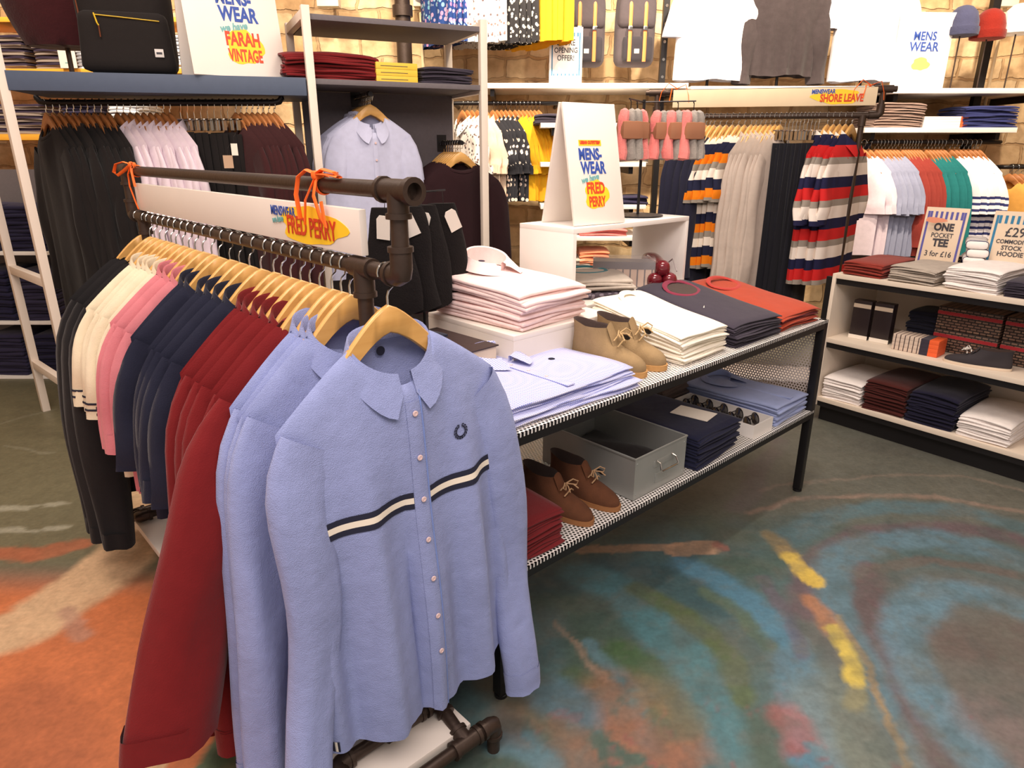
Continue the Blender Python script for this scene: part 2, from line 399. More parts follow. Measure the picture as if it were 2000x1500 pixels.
    def strip_z(s, p0, p1, z0, z1, off=.003, nu=30):
        mb = MB()
        def fn(u, v):
            p = p0+(p1-p0)*u; a = s.pt(p, 0, -1).z; b = s.pt(p, 1, -1).z; z = z0+(z1-z0)*v
            return s.pt(p, (z-a)/(b-a), -1, off)
        mb.grid(fn, nu, 3, 0); return mb
    def button(s, p, v, off=.006, r=.0062):
        c = s.pt(p, v, -1, off); mb = MB()
        mb.lathe([(0.0001, 0), (r, 0), (r, .002), (r*.6, .0026), (r*.55, .0016), (0.0001, .0016)], 12, 0, (0, 0, 0), Matrix.Translation(c) @ Matrix.Rotation(math.pi/2, 4, 'X'))
        return mb
SL = lambda sg: 'sleeve'
def make_garment(name, mat, G_, style='plain', trim=None, detail=2, inner=None):
    """detail 0: one mesh; 1: body + sleeves + collar; 2: placket, buttons, cuffs too.  returns the top-level mesh (unlabelled)"""
    if detail == 0:
        mb = MB(); G_.body(mb)
        if G_.slen > 0:
            G_.sleeve(mb, -1, 0, 9, 10); G_.sleeve(mb, 1, 0, 9, 10)
        if style in ('shirt', 'polo'): G_.collar(mb, 1 if trim else 0, n=17)
        elif style == 'crew': G_.crew(mb, .009, 1 if trim else 0, 16)
        return mb.build(name, [mat]+([trim] if trim else []), None, True, 60)
    mb = MB(); G_.body(mb); o = mb.build(name, mat, None, True, 70)
    for sg in (-1, 1):
        if G_.slen > 0:
            m2 = MB(); G_.sleeve(m2, sg); sl = m2.build('sleeve', mat, o, True, 70)
            if style == 'shirt' and G_.slen > .5 and detail > 1:
                m3 = MB(); G_.cuff(m3, sg); m3.build('cuff', mat, sl, True, 60)
            if style == 'sweat' and detail > 0:
                m3 = MB(); G_.cuff(m3, sg, .9, .8); m3.build('ribbed_cuff', trim or mat, sl, True, 60)
            if style == 'polo' and trim is not None:
                for t0 in (.80, .88):
                    m3 = MB(); rs = G_.sleeve_rings(sg, 40); a = rs[int(t0*39):int(t0*39)+2]
                    m3.grid(lambda u, v: G_.sleeve_pt(sg, a[int(round(v*1))], 2*math.pi*u, 1.03), 18, 2, 0, closeu=True, flip=sg < 0)
                    m3.build('sleeve_tipping', trim, sl, True, 60)
    if style in ('shirt', 'polo'):
        m4 = MB(); fn = G_.collar(m4); c = m4.build('collar', mat, o, True, 50)
        if style == 'polo' and trim is not None:
            for w0, w1 in ((.80, .84), (.90, .94)):
                m5 = MB()
                def fs(u, v):
                    a, b = fn(u, .7), fn(u, 1.0); w = w0+(w1-w0)*v; q = a+(b-a)*w
                    q2 = Vector((q.x, q.y, 0)); q2 = q2.normalized()*.0016 if q2.length > 1e-6 else q2
                    return q+q2+Vector((0, -.001, 0))
                m5.grid(fs, 33, 2, 0, flip=True); m5.build('collar_tipping', trim, c, True, 50)
        if detail > 1:
            v1 = 1.0 if style == 'shirt' else .28
            G_.strip(-.055, .075, .04, v1, .0035).build('placket', mat, o, True, 60)
            for i in range(7 if style == 'shirt' else 2):
                v = (.07+.118*i) if style == 'shirt' else .1+.09*i
                if v < v1: G_.button(.01, v).build('button', BTN, o)
    elif style == 'crew':
        m4 = MB(); G_.crew(m4); m4.build('neckband', trim or mat, o, True, 50)
    elif style == 'sweat':
        m4 = MB(); G_.crew(m4, .013); m4.build('neckband', trim or mat, o, True, 50)
        G_.strip(-.98, .98, .93, 1.0, .002, 5, 30).build('hem_rib', trim or mat, o, True, 60)
    return o
# ------------------------------------------------------------------ hangers
def hanger_outline(n=13, W=.215, top=-.088, th=.056, tipth=.036, drop=.172):
    up = []; dn = []
    for i in range(-n, n+1):
        t = i/n; a = abs(t)
        z = top-drop*(a**1.25*.75+.25*(1-math.cos(math.pi*a))/2*1.0)
        w = th+(tipth-th)*a
        up.append((t*W, z)); dn.append((t*W, z-w-(.0)))
    return up, dn
def make_hanger(detail=1, mat=None, W=.19, top=-.088):
    up, dn = hanger_outline(11 if detail else 6, W, top); n = len(up); hw = .0075; b = .0035
    mb = MB(); vs = []; fs = []
    def bow(x): return -.003*(abs(x)/W)**2
    for (xu, zu), (xd, zd) in zip(up, dn):
        y0 = bow(xu)
        for (y, z) in ((-hw+b, zu), (hw-b, zu), (hw, zu-b), (hw, zd+b), (hw-b, zd), (-hw+b, zd), (-hw, zd+b), (-hw, zu-b)):
            vs.append((xu, y0+y, z))
    for i in range(n-1):
        for j in range(8): fs.append((i*8+j, i*8+(j+1) % 8, (i+1)*8+(j+1) % 8, (i+1)*8+j))
    fs += [tuple(range(8)), tuple(range((n-1)*8+7, (n-1)*8-1, -1))]
    mb.add(vs, fs); o = mb.build('wooden_hanger', mat or HWOOD, None, True, 50)
    # hook: rises from the wood, sweeps round the rail (rail centre 17 mm under the hook top)
    pts = [(0, 0, top-.007), (0, 0, top*.8), (0.004, 0, top*.66), (.013, 0, -.046)]
    for i in range(11):
        a = R_(-20+i*22); pts.append((.0189*math.cos(a), 0, -.0165+.0189*math.sin(a)))
    hk = MB().tube(pts, .0022, 6 if detail else 4); hk.build('hook', CHROME, o)
    return o
# ------------------------------------------------------------------ folded garments
def folded(name, w, d, t, mat, seed=1, nx=14, ny=14, sag=.0, rise=.0, rough=1.0):
    """a folded garment: two layers joined in a rounded fold on the front (y=0) edge; base at z=0"""
    r = random.Random(seed); ph = [r.uniform(0, 6) for _ in range(6)]
    mb = MB()
    def mk(tz, z0, ins, k):
        def disp(x, y, z):
            q = rough; zz = z+q*(.0020*math.sin(14*x+ph[0]+k)+.0020*math.sin(11*y+ph[1]+k)+.0014*math.sin(25*x-17*y+ph[2]))
            ex, ey = abs(2*x/w), abs(2*y/d)
            zz += rise*max(0, (y+d/2)/d)**1.4-sag*(.5*ex**4+.6*ey**4)
            return (x*(1+.016*q*math.sin(9*y+ph[3]+k)), y+.007*q*math.sin(9*x+ph[4]+k), zz)
        mb.rbox(w/2-ins, d/2-ins*.5, tz/2, min(tz/2*.98, .012), nx, ny, 4, 0, (0, d/2+ins*.3, z0+tz/2), disp)
    mk(t*.54, 0, .003, 0); mk(t*.54, t*.46, 0, 2)
    return mb.build(name, mat, None, True, 60)
def crew_top(o, w, d, t, trim, rx=.075, ry=.055, cy=None, inner=None):
    cy = cy if cy is not None else d*.80
    path = [(rx*math.cos(a), cy+ry*math.sin(a), t+.004+.010*max(0, math.sin(a))) for a in [2*math.pi*i/24 for i in range(24)]]
    MB().tube([(a_, b_, c_-.006) for a_, b_, c_ in path], .011, 8, 0, flat=.38, closed=True).build('neckband', trim, o)
    if inner: MB().lathe([(rx*.9, 0), (rx*.9, .003), (0.001, .003)], 20, 0, (0, 0, 0), Matrix.Translation((0, cy, t-.001)) @ Matrix.Scale(ry/rx, 4, (0, 1, 0))).build('neck_inside', inner, o)
def shirt_top(o, w, d, t, mat, btn=True, rx=.07, h=.03):
    cy = d*.78; mb = MB()
    def fn(u, v):
        a = math.pi*.5+(2*u-1)*math.pi*.93; x, y = rx*math.cos(a), rx*.75*math.sin(a); k = (1-math.sin(a))/2
        o_ = Vector((math.cos(a), math.sin(a), 0)); z = t+.002
        if v < .01: return Vector((x, cy+y, z))
        b = Vector((x, cy+y, z+h*(1-.55*k)))
        if v < .34: return b
        if v < .67: return b+o_*.006+Vector((0, 0, .003))
        return Vector((x, cy+y, z+.004))+o_*(.018+.03*k**3)+Vector((math.copysign(.012, x)*k**3, -.03*k**3, 0))
    mb.grid(fn, 29, 4, 0, flip=True); mb.build('collar', mat, o, True, 50)
    yf = cy-rx*.75
    MB().box(-.016, .016, .01, yf, t-.001, t+.0025, b=.001).build('placket', mat, o)
    if btn:
        for i in range(3):
            MB().lathe([(.0001, 0), (.0055, 0), (.0055, .0018), (.0001, .0018)], 10, 0, (0, yf-.03-.075*i, t+.0025)).build('button', BTN, o)
def stack_at(name, loc, rotz, w, d, t, n, mat, lab, cat, where, group, seed=1, topfn=None, jit=.006, sag=.004, mats=None, rise=.0, uniq=True):
    """n single folded garments, one upon the other; loc = centre of the front edge at the base"""
    protos = {}; rnd = random.Random(seed*7+1); lst = []
    for i in range(n):
        m = mats[i % len(mats)] if mats else mat
        key = (m.name, i % 3)
        top = i == n-1
        if top and topfn:
            o = folded(name, w, d, t, m, seed+i, sag=sag, rise=rise); n0 = len(COL.objects); topfn(o, w, d, t)
            if rise:
                for ch in COL.objects[n0:]:
                    if ch.parent == o: ch.rotation_euler.x = math.atan(rise*1.35/d); ch.location.z = -rise*.34
        elif key in protos and not uniq: o = protos[key].copy(); COL.objects.link(o)
        else: f_ = (i+1)/n if uniq else 1.0; o = folded(name, w, d, t, m, seed+i, sag=sag*f_, rise=rise*f_); protos[key] = o
        place(o, (loc[0]+rnd.uniform(-jit, jit), loc[1]+rnd.uniform(-jit, jit), loc[2]+i*t*.97), rotz+rnd.uniform(-.025, .025))
        j = n-i
        pos = 'topmost' if j == 1 else 'bottom one' if i == 0 else ordn(j)+' from the top'
        tag(o, f'{lab} {where}, {pos}' if n > 1 else f'{lab} {where}', cat, group); lst.append(o)
    return lst
# ------------------------------------------------------------------ desert boot
def boot_outline(L_, wd, n=40):
    pts = []
    for i in range(n):
        a = 2*math.pi*i/n; x = math.cos(a); y = math.sin(a)
        # heel at x=-1, toe at x=+1
        k = .78+.22*sstep(-.6, .45, x)
        pts.append((x, (abs(y)**.85)*math.copysign(1, y)*k))
    return pts
def make_boot(mat, sole, lace, lining, lab, group=None, L_=.285, wd=.047, tagmat=None):
    """boot pointing along -y, heel at y=0.. ; sole on z=0"""
    o = thing('desert_boot', lab, 'boot', group=group); base = boot_outline(L_, wd); n = len(base)
    def at_(x, y, z, front, sc, back=0.0):
        X0, X1 = back, front      # range along the length
        xx = X0+(x+1)/2*(X1-X0)
        return Vector((y*wd*sc, -xx, z))
    mb = MB(); rows = [(0, L_*1.0, 1.06), (.016, L_*1.005, 1.07)]
    vs = [at_(x, y, z, f, s_) for z, f, s_ in rows for x, y in base]
    mb.add(vs, [tuple(range(n-1, -1, -1)), tuple(range(n, 2*n))]+[(i, (i+1) % n, n+(i+1) % n, n+i) for i in range(n)]); mb.build('sole', sole, o, True, 50)
    rows = [(.016, .985, .98, .0), (.026, .985, 1.0, -.002), (.036, .965, .99, -.002), (.045, .92, .95, -.001), (.054, .83, .9, 0), (.062, .73, .86, 0), (.070, .655, .84, .002), (.080, .59, .83, .004), (.092, .545, .82, .005), (.106, .515, .80, .004), (.118, .50, .79, .001)]
    mb = MB(); vs = []
    for z, f, s_, b in rows:
        for x, y in base: vs.append(at_(x, y, z+(.012*max(0, -x) if z > .1 else 0), f*L_, s_, b+.004))
    k = len(rows)
    fs = [((j*n)+i, j*n+(i+1) % n, (j+1)*n+(i+1) % n, (j+1)*n+i) for j in range(k-1) for i in range(n)]
    mb.add(vs, fs); mb.build('upper', mat, o, True, 60)
    mb = MB(); vs = []
    for q, (z, f, s_, b) in enumerate([rows[-1], (.114, .49, .72, .006), (.06, .5, .68, .01), (.03, .5, .6, .01)]):
        for x, y in base: vs.append(at_(x, y, z+(.012*max(0, -x) if z > .1 else 0), f*L_, s_, b+.004))
    fs = [((j*n)+i, j*n+(i+1) % n, (j+1)*n+(i+1) % n, (j+1)*n+i)[::-1] for j in range(3) for i in range(n)]+[tuple(range(3*n, 4*n))]
    mb.add(vs, fs); mb.build('lining', lining, o, True, 60)
    # tongue
    mb = MB(); mb.grid(lambda u, v: Vector(((u-.5)*.042*(1-.2*v), -L_*(.63-.125*v), .074+.058*v-.012*(2*u-1)**2)), 7, 6); t = mb.build('tongue', mat, o, True, 60)
    # laces: two rows and a bow
    def vp(s, f): return Vector((s*.024, -L_*(.70-.14*f), .069+.036*f))
    for f in (.15, .55):
        MB().tube([vp(-1, f), vp(-.5, f)+Vector((0, -.002, .008)), vp(.5, f+.12)+Vector((0, -.002, .009)), vp(1, f+.1)], .0024, 6).build('lace', lace, o)
    c = vp(0, .7)+Vector((0, -.008, .012))
    for sg in (-1, 1):
        MB().tube([c, c+Vector((sg*.02, -.012, .012)), c+Vector((sg*.036, -.02, .002)), c+Vector((sg*.026, -.022, -.006)), c], .0022, 6).build('lace', lace, o)
        MB().tube([c, c+Vector((sg*.012, -.02, .0)), c+Vector((sg*.02, -.035, -.012))], .0022, 6).build('lace', lace, o)
    if tagmat is not None:
        MB().lathe([(.001, 0), (.012, .001), (.014, .004), (.010, .008), (.001, .009)], 12, 0, (0, 0, 0), Matrix.Translation(vp(1.05, .5)+Vector((.004, -.006, .004))) @ Matrix.Rotation(R_(60), 4, 'Y')).build('security_tag', tagmat, o)
    return o
# ------------------------------------------------------------------ the setting
def vnoise(x, y, seed, sc):
    rs = np.random.RandomState(seed); g = rs.rand(64, 64); x = x*sc+100; y = y*sc+100
    xi = np.floor(x).astype(int); yi = np.floor(y).astype(int); fx = x-xi; fy = y-yi
    fx = fx*fx*(3-2*fx); fy = fy*fy*(3-2*fy)
    a = g[xi % 64, yi % 64]; b = g[(xi+1) % 64, yi % 64]; c = g[xi % 64, (yi+1) % 64]; d = g[(xi+1) % 64, (yi+1) % 64]
    return a*(1-fx)*(1-fy)+b*fx*(1-fy)+c*(1-fx)*fy+d*fx*fy
def fbm(x, y, seed, sc):
    return .5*vnoise(x, y, seed, sc)+.3*vnoise(x, y, seed+1, sc*2.1)+.2*vnoise(x, y, seed+2, sc*4.3)
def build_floor():
    """concrete floor carrying a worn hand-painted mural: paint strokes as polylines on the floor"""
    x0, x1, y0, y1, st = -4.4, 4.8, -.3, 6.2, .0125
    nx, ny = int((x1-x0)/st)+1, int((y1-y0)/st)+1
    X, Y = np.meshgrid(np.linspace(x0, x1, nx), np.linspace(y0, y1, ny), indexing='xy')
    wx = X+.07*(fbm(X, Y, 11, 3)-.5)+.028*(fbm(X, Y, 15, 13)-.5)+.02*(fbm(X, Y, 17, 38)-.5); wy = Y+.07*(fbm(X, Y, 21, 3)-.5)+.028*(fbm(X, Y, 25, 13)-.5)+.02*(fbm(X, Y, 27, 38)-.5)
    lin = lambda c: np.array(s2l(c))
    n1 = fbm(X, Y, 31, 2.2); n2 = fbm(X, Y, 41, 6.0)
    def mix(A, c, m): return A*(1-m[..., None])+lin(c)*m[..., None]
    Cc = np.zeros(X.shape+(3,))+lin((72, 104, 106))
    sm = lambda a, b, v: np.clip((v-a)/(b-a), 0, 1)**2*(3-2*np.clip((v-a)/(b-a), 0, 1))
    Cc = mix(Cc, (70, 92, 74), sm(.45, .7, n1)*.8)
    Cc = mix(Cc, (106, 118, 118), sm(1.0, 1.5, X-.25*Y)*.7)
    Cc = mix(Cc, (112, 108, 92), sm(2.35, 2.9, Y+.08*X)*.85)
    Cc = mix(Cc, (92, 92, 80), sm(.5, .75, n2)*sm(2.3, 2.8, Y)*.6)
    Cc = mix(Cc, (118, 112, 80), sm(-.75, -1.05, X+.12*Y)*sm(2.0, 2.3, Y))
    Cc = mix(Cc, (220, 112, 30), sm(-.42, -.6, X+.1*(n1-.5))*sm(2.25, 2.0, Y))
    def stroke(px, w, col, op=1.0, soft=.45, brk=0.0, seed=5):
        nonlocal Cc
        pts = [G(a, b) for a, b in px]; D = np.full(X.shape, 9.0)
        for a, b in zip(pts[:-1], pts[1:]):
            ax, ay, bx, by = a.x, a.y, b.x, b.y; dx, dy = bx-ax, by-ay
            h = np.clip(((wx-ax)*dx+(wy-ay)*dy)/(dx*dx+dy*dy+1e-9), 0, 1)
            D = np.minimum(D, np.hypot(wx-ax-h*dx, wy-ay-h*dy))
        m = 1-sm(w*.5*(1-soft), w*.5*(1+soft), D)
        m = m*op*(.72+.28*fbm(X, Y, seed, 9)/.6).clip(0, 1.1)
        if brk: m = m*sm(brk-.08, brk+.08, fbm(X, Y, seed+7, 12))
        Cc = mix(Cc, col, np.clip(m, 0, 1))
    S = stroke
    # right-hand swirls
    S([(1700, 1240), (1900, 1200), (2100, 1260), (1980, 1400), (2050, 1560)], .5, (112, 104, 98), .85, .5)
    S([(1560, 1190), (1580, 1100), (1680, 1035), (1850, 1028), (2100, 1070)], .10, (108, 82, 92), .8)
    S([(1545, 1050), (1600, 1010), (1720, 985), (1880, 998), (2100, 1060)], .11, (82, 120, 130), .85)
    S([(1832, 1520), (1748, 1365), (1692, 1280), (1640, 1200), (1622, 1130), (1650, 1080), (1720, 1055), (1820, 1045), (1920, 1070), (2100, 1120)], .14, (88, 126, 142), .95)
    S([(1700, 1110), (1690, 1170), (1705, 1225), (1760, 1320), (1830, 1440), (1870, 1540)], .10, (110, 84, 88), .9)
    S([(1720, 1110), (1800, 1090), (1900, 1100), (2100, 1150)], .06, (112, 92, 82), .7)
    S([(1980, 1540), (1890, 1440), (1800, 1340), (1760, 1250), (1770, 1185), (1830, 1150), (1930, 1165), (2100, 1230)], .15, (92, 136, 156), .95)
    S([(1890, 1260), (1960, 1250), (2060, 1300)], .22, (104, 90, 84), .8); S([(1960, 1420), (2060, 1480)], .2, (130, 112, 110), .6)
    S([(1470, 1000), (1485, 992), (1552, 973), (1692, 964), (1832, 973), (2050, 1012)], .035, (156, 128, 110), .75, .6)
    S([(1480, 955), (1563, 944), (1664, 933), (1776, 926), (1888, 933), (2050, 972)], .025, (150, 130, 112), .6, .6)
    S([(1440, 990), (1480, 930), (1520, 860)], .10, (110, 96, 100), .5); S([(1700, 870), (1850, 890)], .2, (100, 98, 88), .5)
    # teal bands in the middle
    S([(1050, 1130), (1170, 1112), (1290, 1130), (1400, 1180)], .2, (40, 84, 96), .7)
    S([(1130, 1118), (1210, 1150), (1268, 1205), (1330, 1270), (1370, 1340), (1400, 1420), (1420, 1500)], .15, (66, 124, 134), .95)
    S([(1340, 1105), (1400, 1132), (1450, 1170), (1500, 1215), (1540, 1290), (1570, 1380), (1600, 1500)], .13, (66, 130, 160), .9)
    S([(1240, 1150), (1324, 1198), (1380, 1250), (1424, 1306), (1452, 1362)], .075, (86, 104, 58), .9)
    S([(1374, 1158), (1450, 1206), (1490, 1266)], .06, (88, 110, 84), .8)
    S([(1086, 1220), (1156, 1296), (1192, 1334)], .022, (156, 130, 106), .8, .6)
    S([(1150, 1260), (1212, 1318), (1240, 1362), (1251, 1440)], .05, (84, 126, 138), .85)
    S([(1230, 1280), (1262, 1310)], .13, (64, 100, 52), .8); S([(1130, 1330), (1150, 1350)], .1, (80, 104, 66), .7)
    S([(1215, 1390), (1230, 1440), (1300, 1480), (1200, 1490)], .24, (162, 98, 62), .85, .6, .40)
    S([(1290, 1370), (1310, 1400)], .16, (128, 116, 72), .7)
    S([(985, 1335), (1030, 1362), (1080, 1390)], .16, (114, 98, 66), .75); S([(1090, 1365), (1120, 1380)], .15, (74, 118, 138), .8)
    S([(980, 1450), (1020, 1456), (1070, 1500)], .09, (86, 132, 148), .85)
    S([(1100, 1440), (1000, 1410)], .12, (140, 100, 74), .5, .6, .45)
    S([(1490, 1130), (1530, 1200), (1560, 1290)], .05, (104, 84, 104), .6)
    S([(1620, 1380), (1700, 1480)], .25, (134, 140, 128), .6); S([(1540, 1400), (1590, 1500)], .1, (180, 84, 76), .7, .6, .5)
    # yellow
    S([(1510, 1045), (1540, 1075)], .07, (164, 132, 70), .8); S([(1548, 1085), (1570, 1110), (1588, 1132)], .075, (224, 186, 24), 1, .25)
    S([(1580, 1170), (1606, 1205), (1630, 1240)], .07, (186, 120, 70), .85); S([(1628, 1230), (1650, 1280), (1668, 1332)], .062, (216, 188, 40), 1, .3)
    S([(1630, 1200), (1690, 1300), (1722, 1372), (1762, 1450), (1800, 1540)], .022, (166, 136, 84), .85, .5)
    S([(1672, 1350), (1668, 1380)], .06, (150, 142, 90), .7)
    # bare beige patch
    S([(1130, 1072), (1240, 1068), (1330, 1064)], .06, (176, 136, 104), 1, .15); S([(1325, 1072), (1390, 1068)], .105, (186, 142, 106), 1, .12); S([(1405, 1062), (1418, 1070)], .05, (170, 92, 78), .9, .3)
    # red flecks
    fl = sm(.70, .76, fbm(X, Y, 71, 16))*sm(1.75, 1.3, Y)*(X > -.1)*(X < 1.3); Cc = mix(Cc, (150, 70, 72), fl*.5)
    # left-hand side
    S([(-200, 1075), (60, 1088), (150, 1062)], .09, (190, 98, 48), .9, .3)
    S([(-150, 985), (60, 990), (150, 975)], .05, (172, 168, 142), .8, .4, .47, 3); S([(-150, 1040), (60, 1035), (170, 1030)], .055, (176, 172, 146), .8, .4, .47, 9)
    S([(-60, 850), (60, 810), (110, 800)], .03, (140, 136, 108), .6); S([(10, 870), (60, 880), (100, 884)], .02, (150, 146, 118), .6)
    S([(-60, 1260), (60, 1215), (150, 1150), (240, 1080), (310, 980), (330, 900)], .25, (228, 182, 130), 1, .25)
    S([(270, 960), (330, 950)], .2, (226, 184, 134), .9)
    S([(130, 1190), (160, 1240)], .06, (196, 140, 112), .7)
    S([(60, 1500), (20, 1400)], .3, (170, 84, 34), .6)
    S([(240, 1560), (300, 1465), (370, 1385), (420, 1310)], .105, (222, 180, 122), 1, .1)
    S([(440, 1560), (470, 1460), (520, 1380), (560, 1300)], .2, (98, 118, 84), 1, .1); S([(520, 1500), (560, 1400)], .15, (88, 108, 76), 1, .2)
    S([(640, 1500), (700, 1420)], .14, (190, 160, 124), .7)
    wear = sm(.48, .72, fbm(X, Y, 81, 7))*.35+sm(.55, .7, fbm(X, Y, 91, 24))*.25
    Cc = mix(Cc, (104, 106, 96), wear*(X > -.35)); Cc = mix(Cc, (60, 84, 82), sm(.52, .7, fbm(X, Y, 101, 10))*.3*(X > -.2)*(Y < 2.6))
    g = Cc.mean(-1, keepdims=True); Cc = (Cc*.80+g*.20)*.82
    Cc = Cc*(.82+.36*fbm(X, Y, 111, 30))[..., None]
    v = np.stack([X, Y, np.zeros_like(X)], -1).reshape(-1, 3)
    me = bpy.data.meshes.new('floor'); idx = np.arange(nx*ny).reshape(ny, nx)
    q = np.stack([idx[:-1, :-1], idx[:-1, 1:], idx[1:, 1:], idx[1:, :-1]], -1).reshape(-1, 4)
    me.vertices.add(len(v)); me.vertices.foreach_set('co', v.astype(np.float32).ravel())
    me.loops.add(q.size); me.loops.foreach_set('vertex_index', q.astype(np.int32).ravel())
    me.polygons.add(len(q)); me.polygons.foreach_set('loop_start', np.arange(0, q.size, 4, dtype=np.int32))
    me.update(calc_edges=True)
    at = me.color_attributes.new('mural', 'FLOAT_COLOR', 'POINT'); rgba = np.concatenate([Cc.reshape(-1, 3), np.ones((nx*ny, 1))], 1)
    at.data.foreach_set('color', rgba.astype(np.float32).ravel())
    m, nt, b = newmat('painted_floor')
    a = N(nt, 'ShaderNodeAttribute', attribute_name='mural'); tc = N(nt, 'ShaderNodeTexCoord')
    n1 = N(nt, 'ShaderNodeTexNoise'); n1.inputs['Scale'].default_value = 60; n1.inputs['Detail'].default_value = 5; L(nt, tc.outputs['Object'], n1.inputs['Vector'])
    hs = N(nt, 'ShaderNodeHueSaturation'); rm = N(nt, 'ShaderNodeMapRange'); rm.inputs['To Min'].default_value = .72; rm.inputs['To Max'].default_value = 1.28
    L(nt, n1.outputs['Fac'], rm.inputs['Value']); L(nt, rm.outputs[0], hs.inputs['Value']); L(nt, a.outputs['Color'], hs.inputs['Color']); L(nt, hs.outputs[0], b.inputs['Base Color'])
    n2 = N(nt, 'ShaderNodeTexNoise'); n2.inputs['Scale'].default_value = 4; n2.inputs['Detail'].default_value = 4; L(nt, tc.outputs['Object'], n2.inputs['Vector'])
    r2 = N(nt, 'ShaderNodeMapRange'); r2.inputs['To Min'].default_value = .35; r2.inputs['To Max'].default_value = .62; L(nt, n2.outputs['Fac'], r2.inputs['Value']); L(nt, r2.outputs[0], b.inputs['Roughness'])
    bp = N(nt, 'ShaderNodeBump'); bp.inputs['Strength'].default_value = .12; bp.inputs['Distance'].default_value = .003; L(nt, n1.outputs['Fac'], bp.inputs['Height']); L(nt, bp.outputs[0], b.inputs['Normal'])
    me.materials.append(m); o = bpy.data.objects.new('floor', me); COL.objects.link(o); struct(o)
build_floor()
def brick():
    m, nt, b = newmat('pale_brick'); tc = N(nt, 'ShaderNodeTexCoord'); mp = N(nt, 'ShaderNodeMapping'); mp.inputs['Rotation'].default_value = (R_(90), 0, 0)
    L(nt, tc.outputs['Object'], mp.inputs[0])
    nz = N(nt, 'ShaderNodeTexNoise'); nz.inputs['Scale'].default_value = 5; nz.inputs['Detail'].default_value = 4; L(nt, mp.outputs[0], nz.inputs['Vector'])
    mv = N(nt, 'ShaderNodeMix', data_type='VECTOR'); mv.inputs[0].default_value = .09; L(nt, mp.outputs[0], mv.inputs[4]); L(nt, nz.outputs['Color'], mv.inputs[5])
    bk = N(nt, 'ShaderNodeTexBrick'); L(nt, mv.outputs[1], bk.inputs['Vector']); bk.inputs['Scale'].default_value = 1
    bk.inputs['Color1'].default_value = (*s2l((232, 206, 166)), 1); bk.inputs['Color2'].default_value = (*s2l((214, 176, 128)), 1); bk.inputs['Mortar'].default_value = (*s2l((200, 166, 124)), 1)
    bk.inputs['Mortar Size'].default_value = .012; bk.inputs['Brick Width'].default_value = .30; bk.inputs['Row Height'].default_value = .15; bk.inputs['Mortar Smooth'].default_value = .5
    n2 = N(nt, 'ShaderNodeTexNoise'); n2.inputs['Scale'].default_value = 9; n2.inputs['Detail'].default_value = 6; L(nt, tc.outputs['Object'], n2.inputs['Vector'])
    mx = N(nt, 'ShaderNodeMix', data_type='RGBA', blend_type='MULTIPLY'); mx.inputs[0].default_value = .55; L(nt, bk.outputs['Color'], mx.inputs[6])
    cr = N(nt, 'ShaderNodeValToRGB'); cr.color_ramp.elements[0].position = .3; cr.color_ramp.elements[0].color = (.35, .26, .18, 1); cr.color_ramp.elements[1].position = .62
    L(nt, n2.outputs['Fac'], cr.inputs[0]); L(nt, cr.outputs[0], mx.inputs[7]); L(nt, mx.outputs[2], b.inputs['Base Color']); b.inputs['Roughness'].default_value = .9
    bp = N(nt, 'ShaderNodeBump'); bp.inputs['Strength'].default_value = .7; bp.inputs['Distance'].default_value = .02
    sb = N(nt, 'ShaderNodeMath', operation='SUBTRACT'); L(nt, n2.outputs['Fac'], sb.inputs[0]); L(nt, bk.outputs['Fac'], sb.inputs[1]); L(nt, sb.outputs[0], bp.inputs['Height']); L(nt, bp.outputs[0], b.inputs['Normal'])
    return m
WALLY = 5.95
BRK = brick()
struct(MB().box(-4.4, 4.8, WALLY, WALLY+.2, 0, 3.8).build('wall_back', BRK, None, False))
for nm, x in (('wall_left', -4.6), ('wall_right', 4.8)):
    w = MB().box(-3.2, 3.2, 0, .2, 0, 3.8).build(nm, BRK, None, False); w.rotation_euler[2] = R_(90); w.location = (x+.2, 2.95, 0); struct(w)
# ------------------------------------------------------------------ axes of the table and the front rack
UA = R_(90-47.3); U = Vector((math.cos(UA), math.sin(UA), 0)); V = Vector((-U.y, U.x, 0)); ROT = UA
RK0 = Vector((-.207, 1.272, 0)); RD = V.copy()            # rail of the front rack runs along V from its near elbow
def rk(s, a=0.0, z=0.0): return RK0+RD*s+U*a+Vector((0, 0, z))
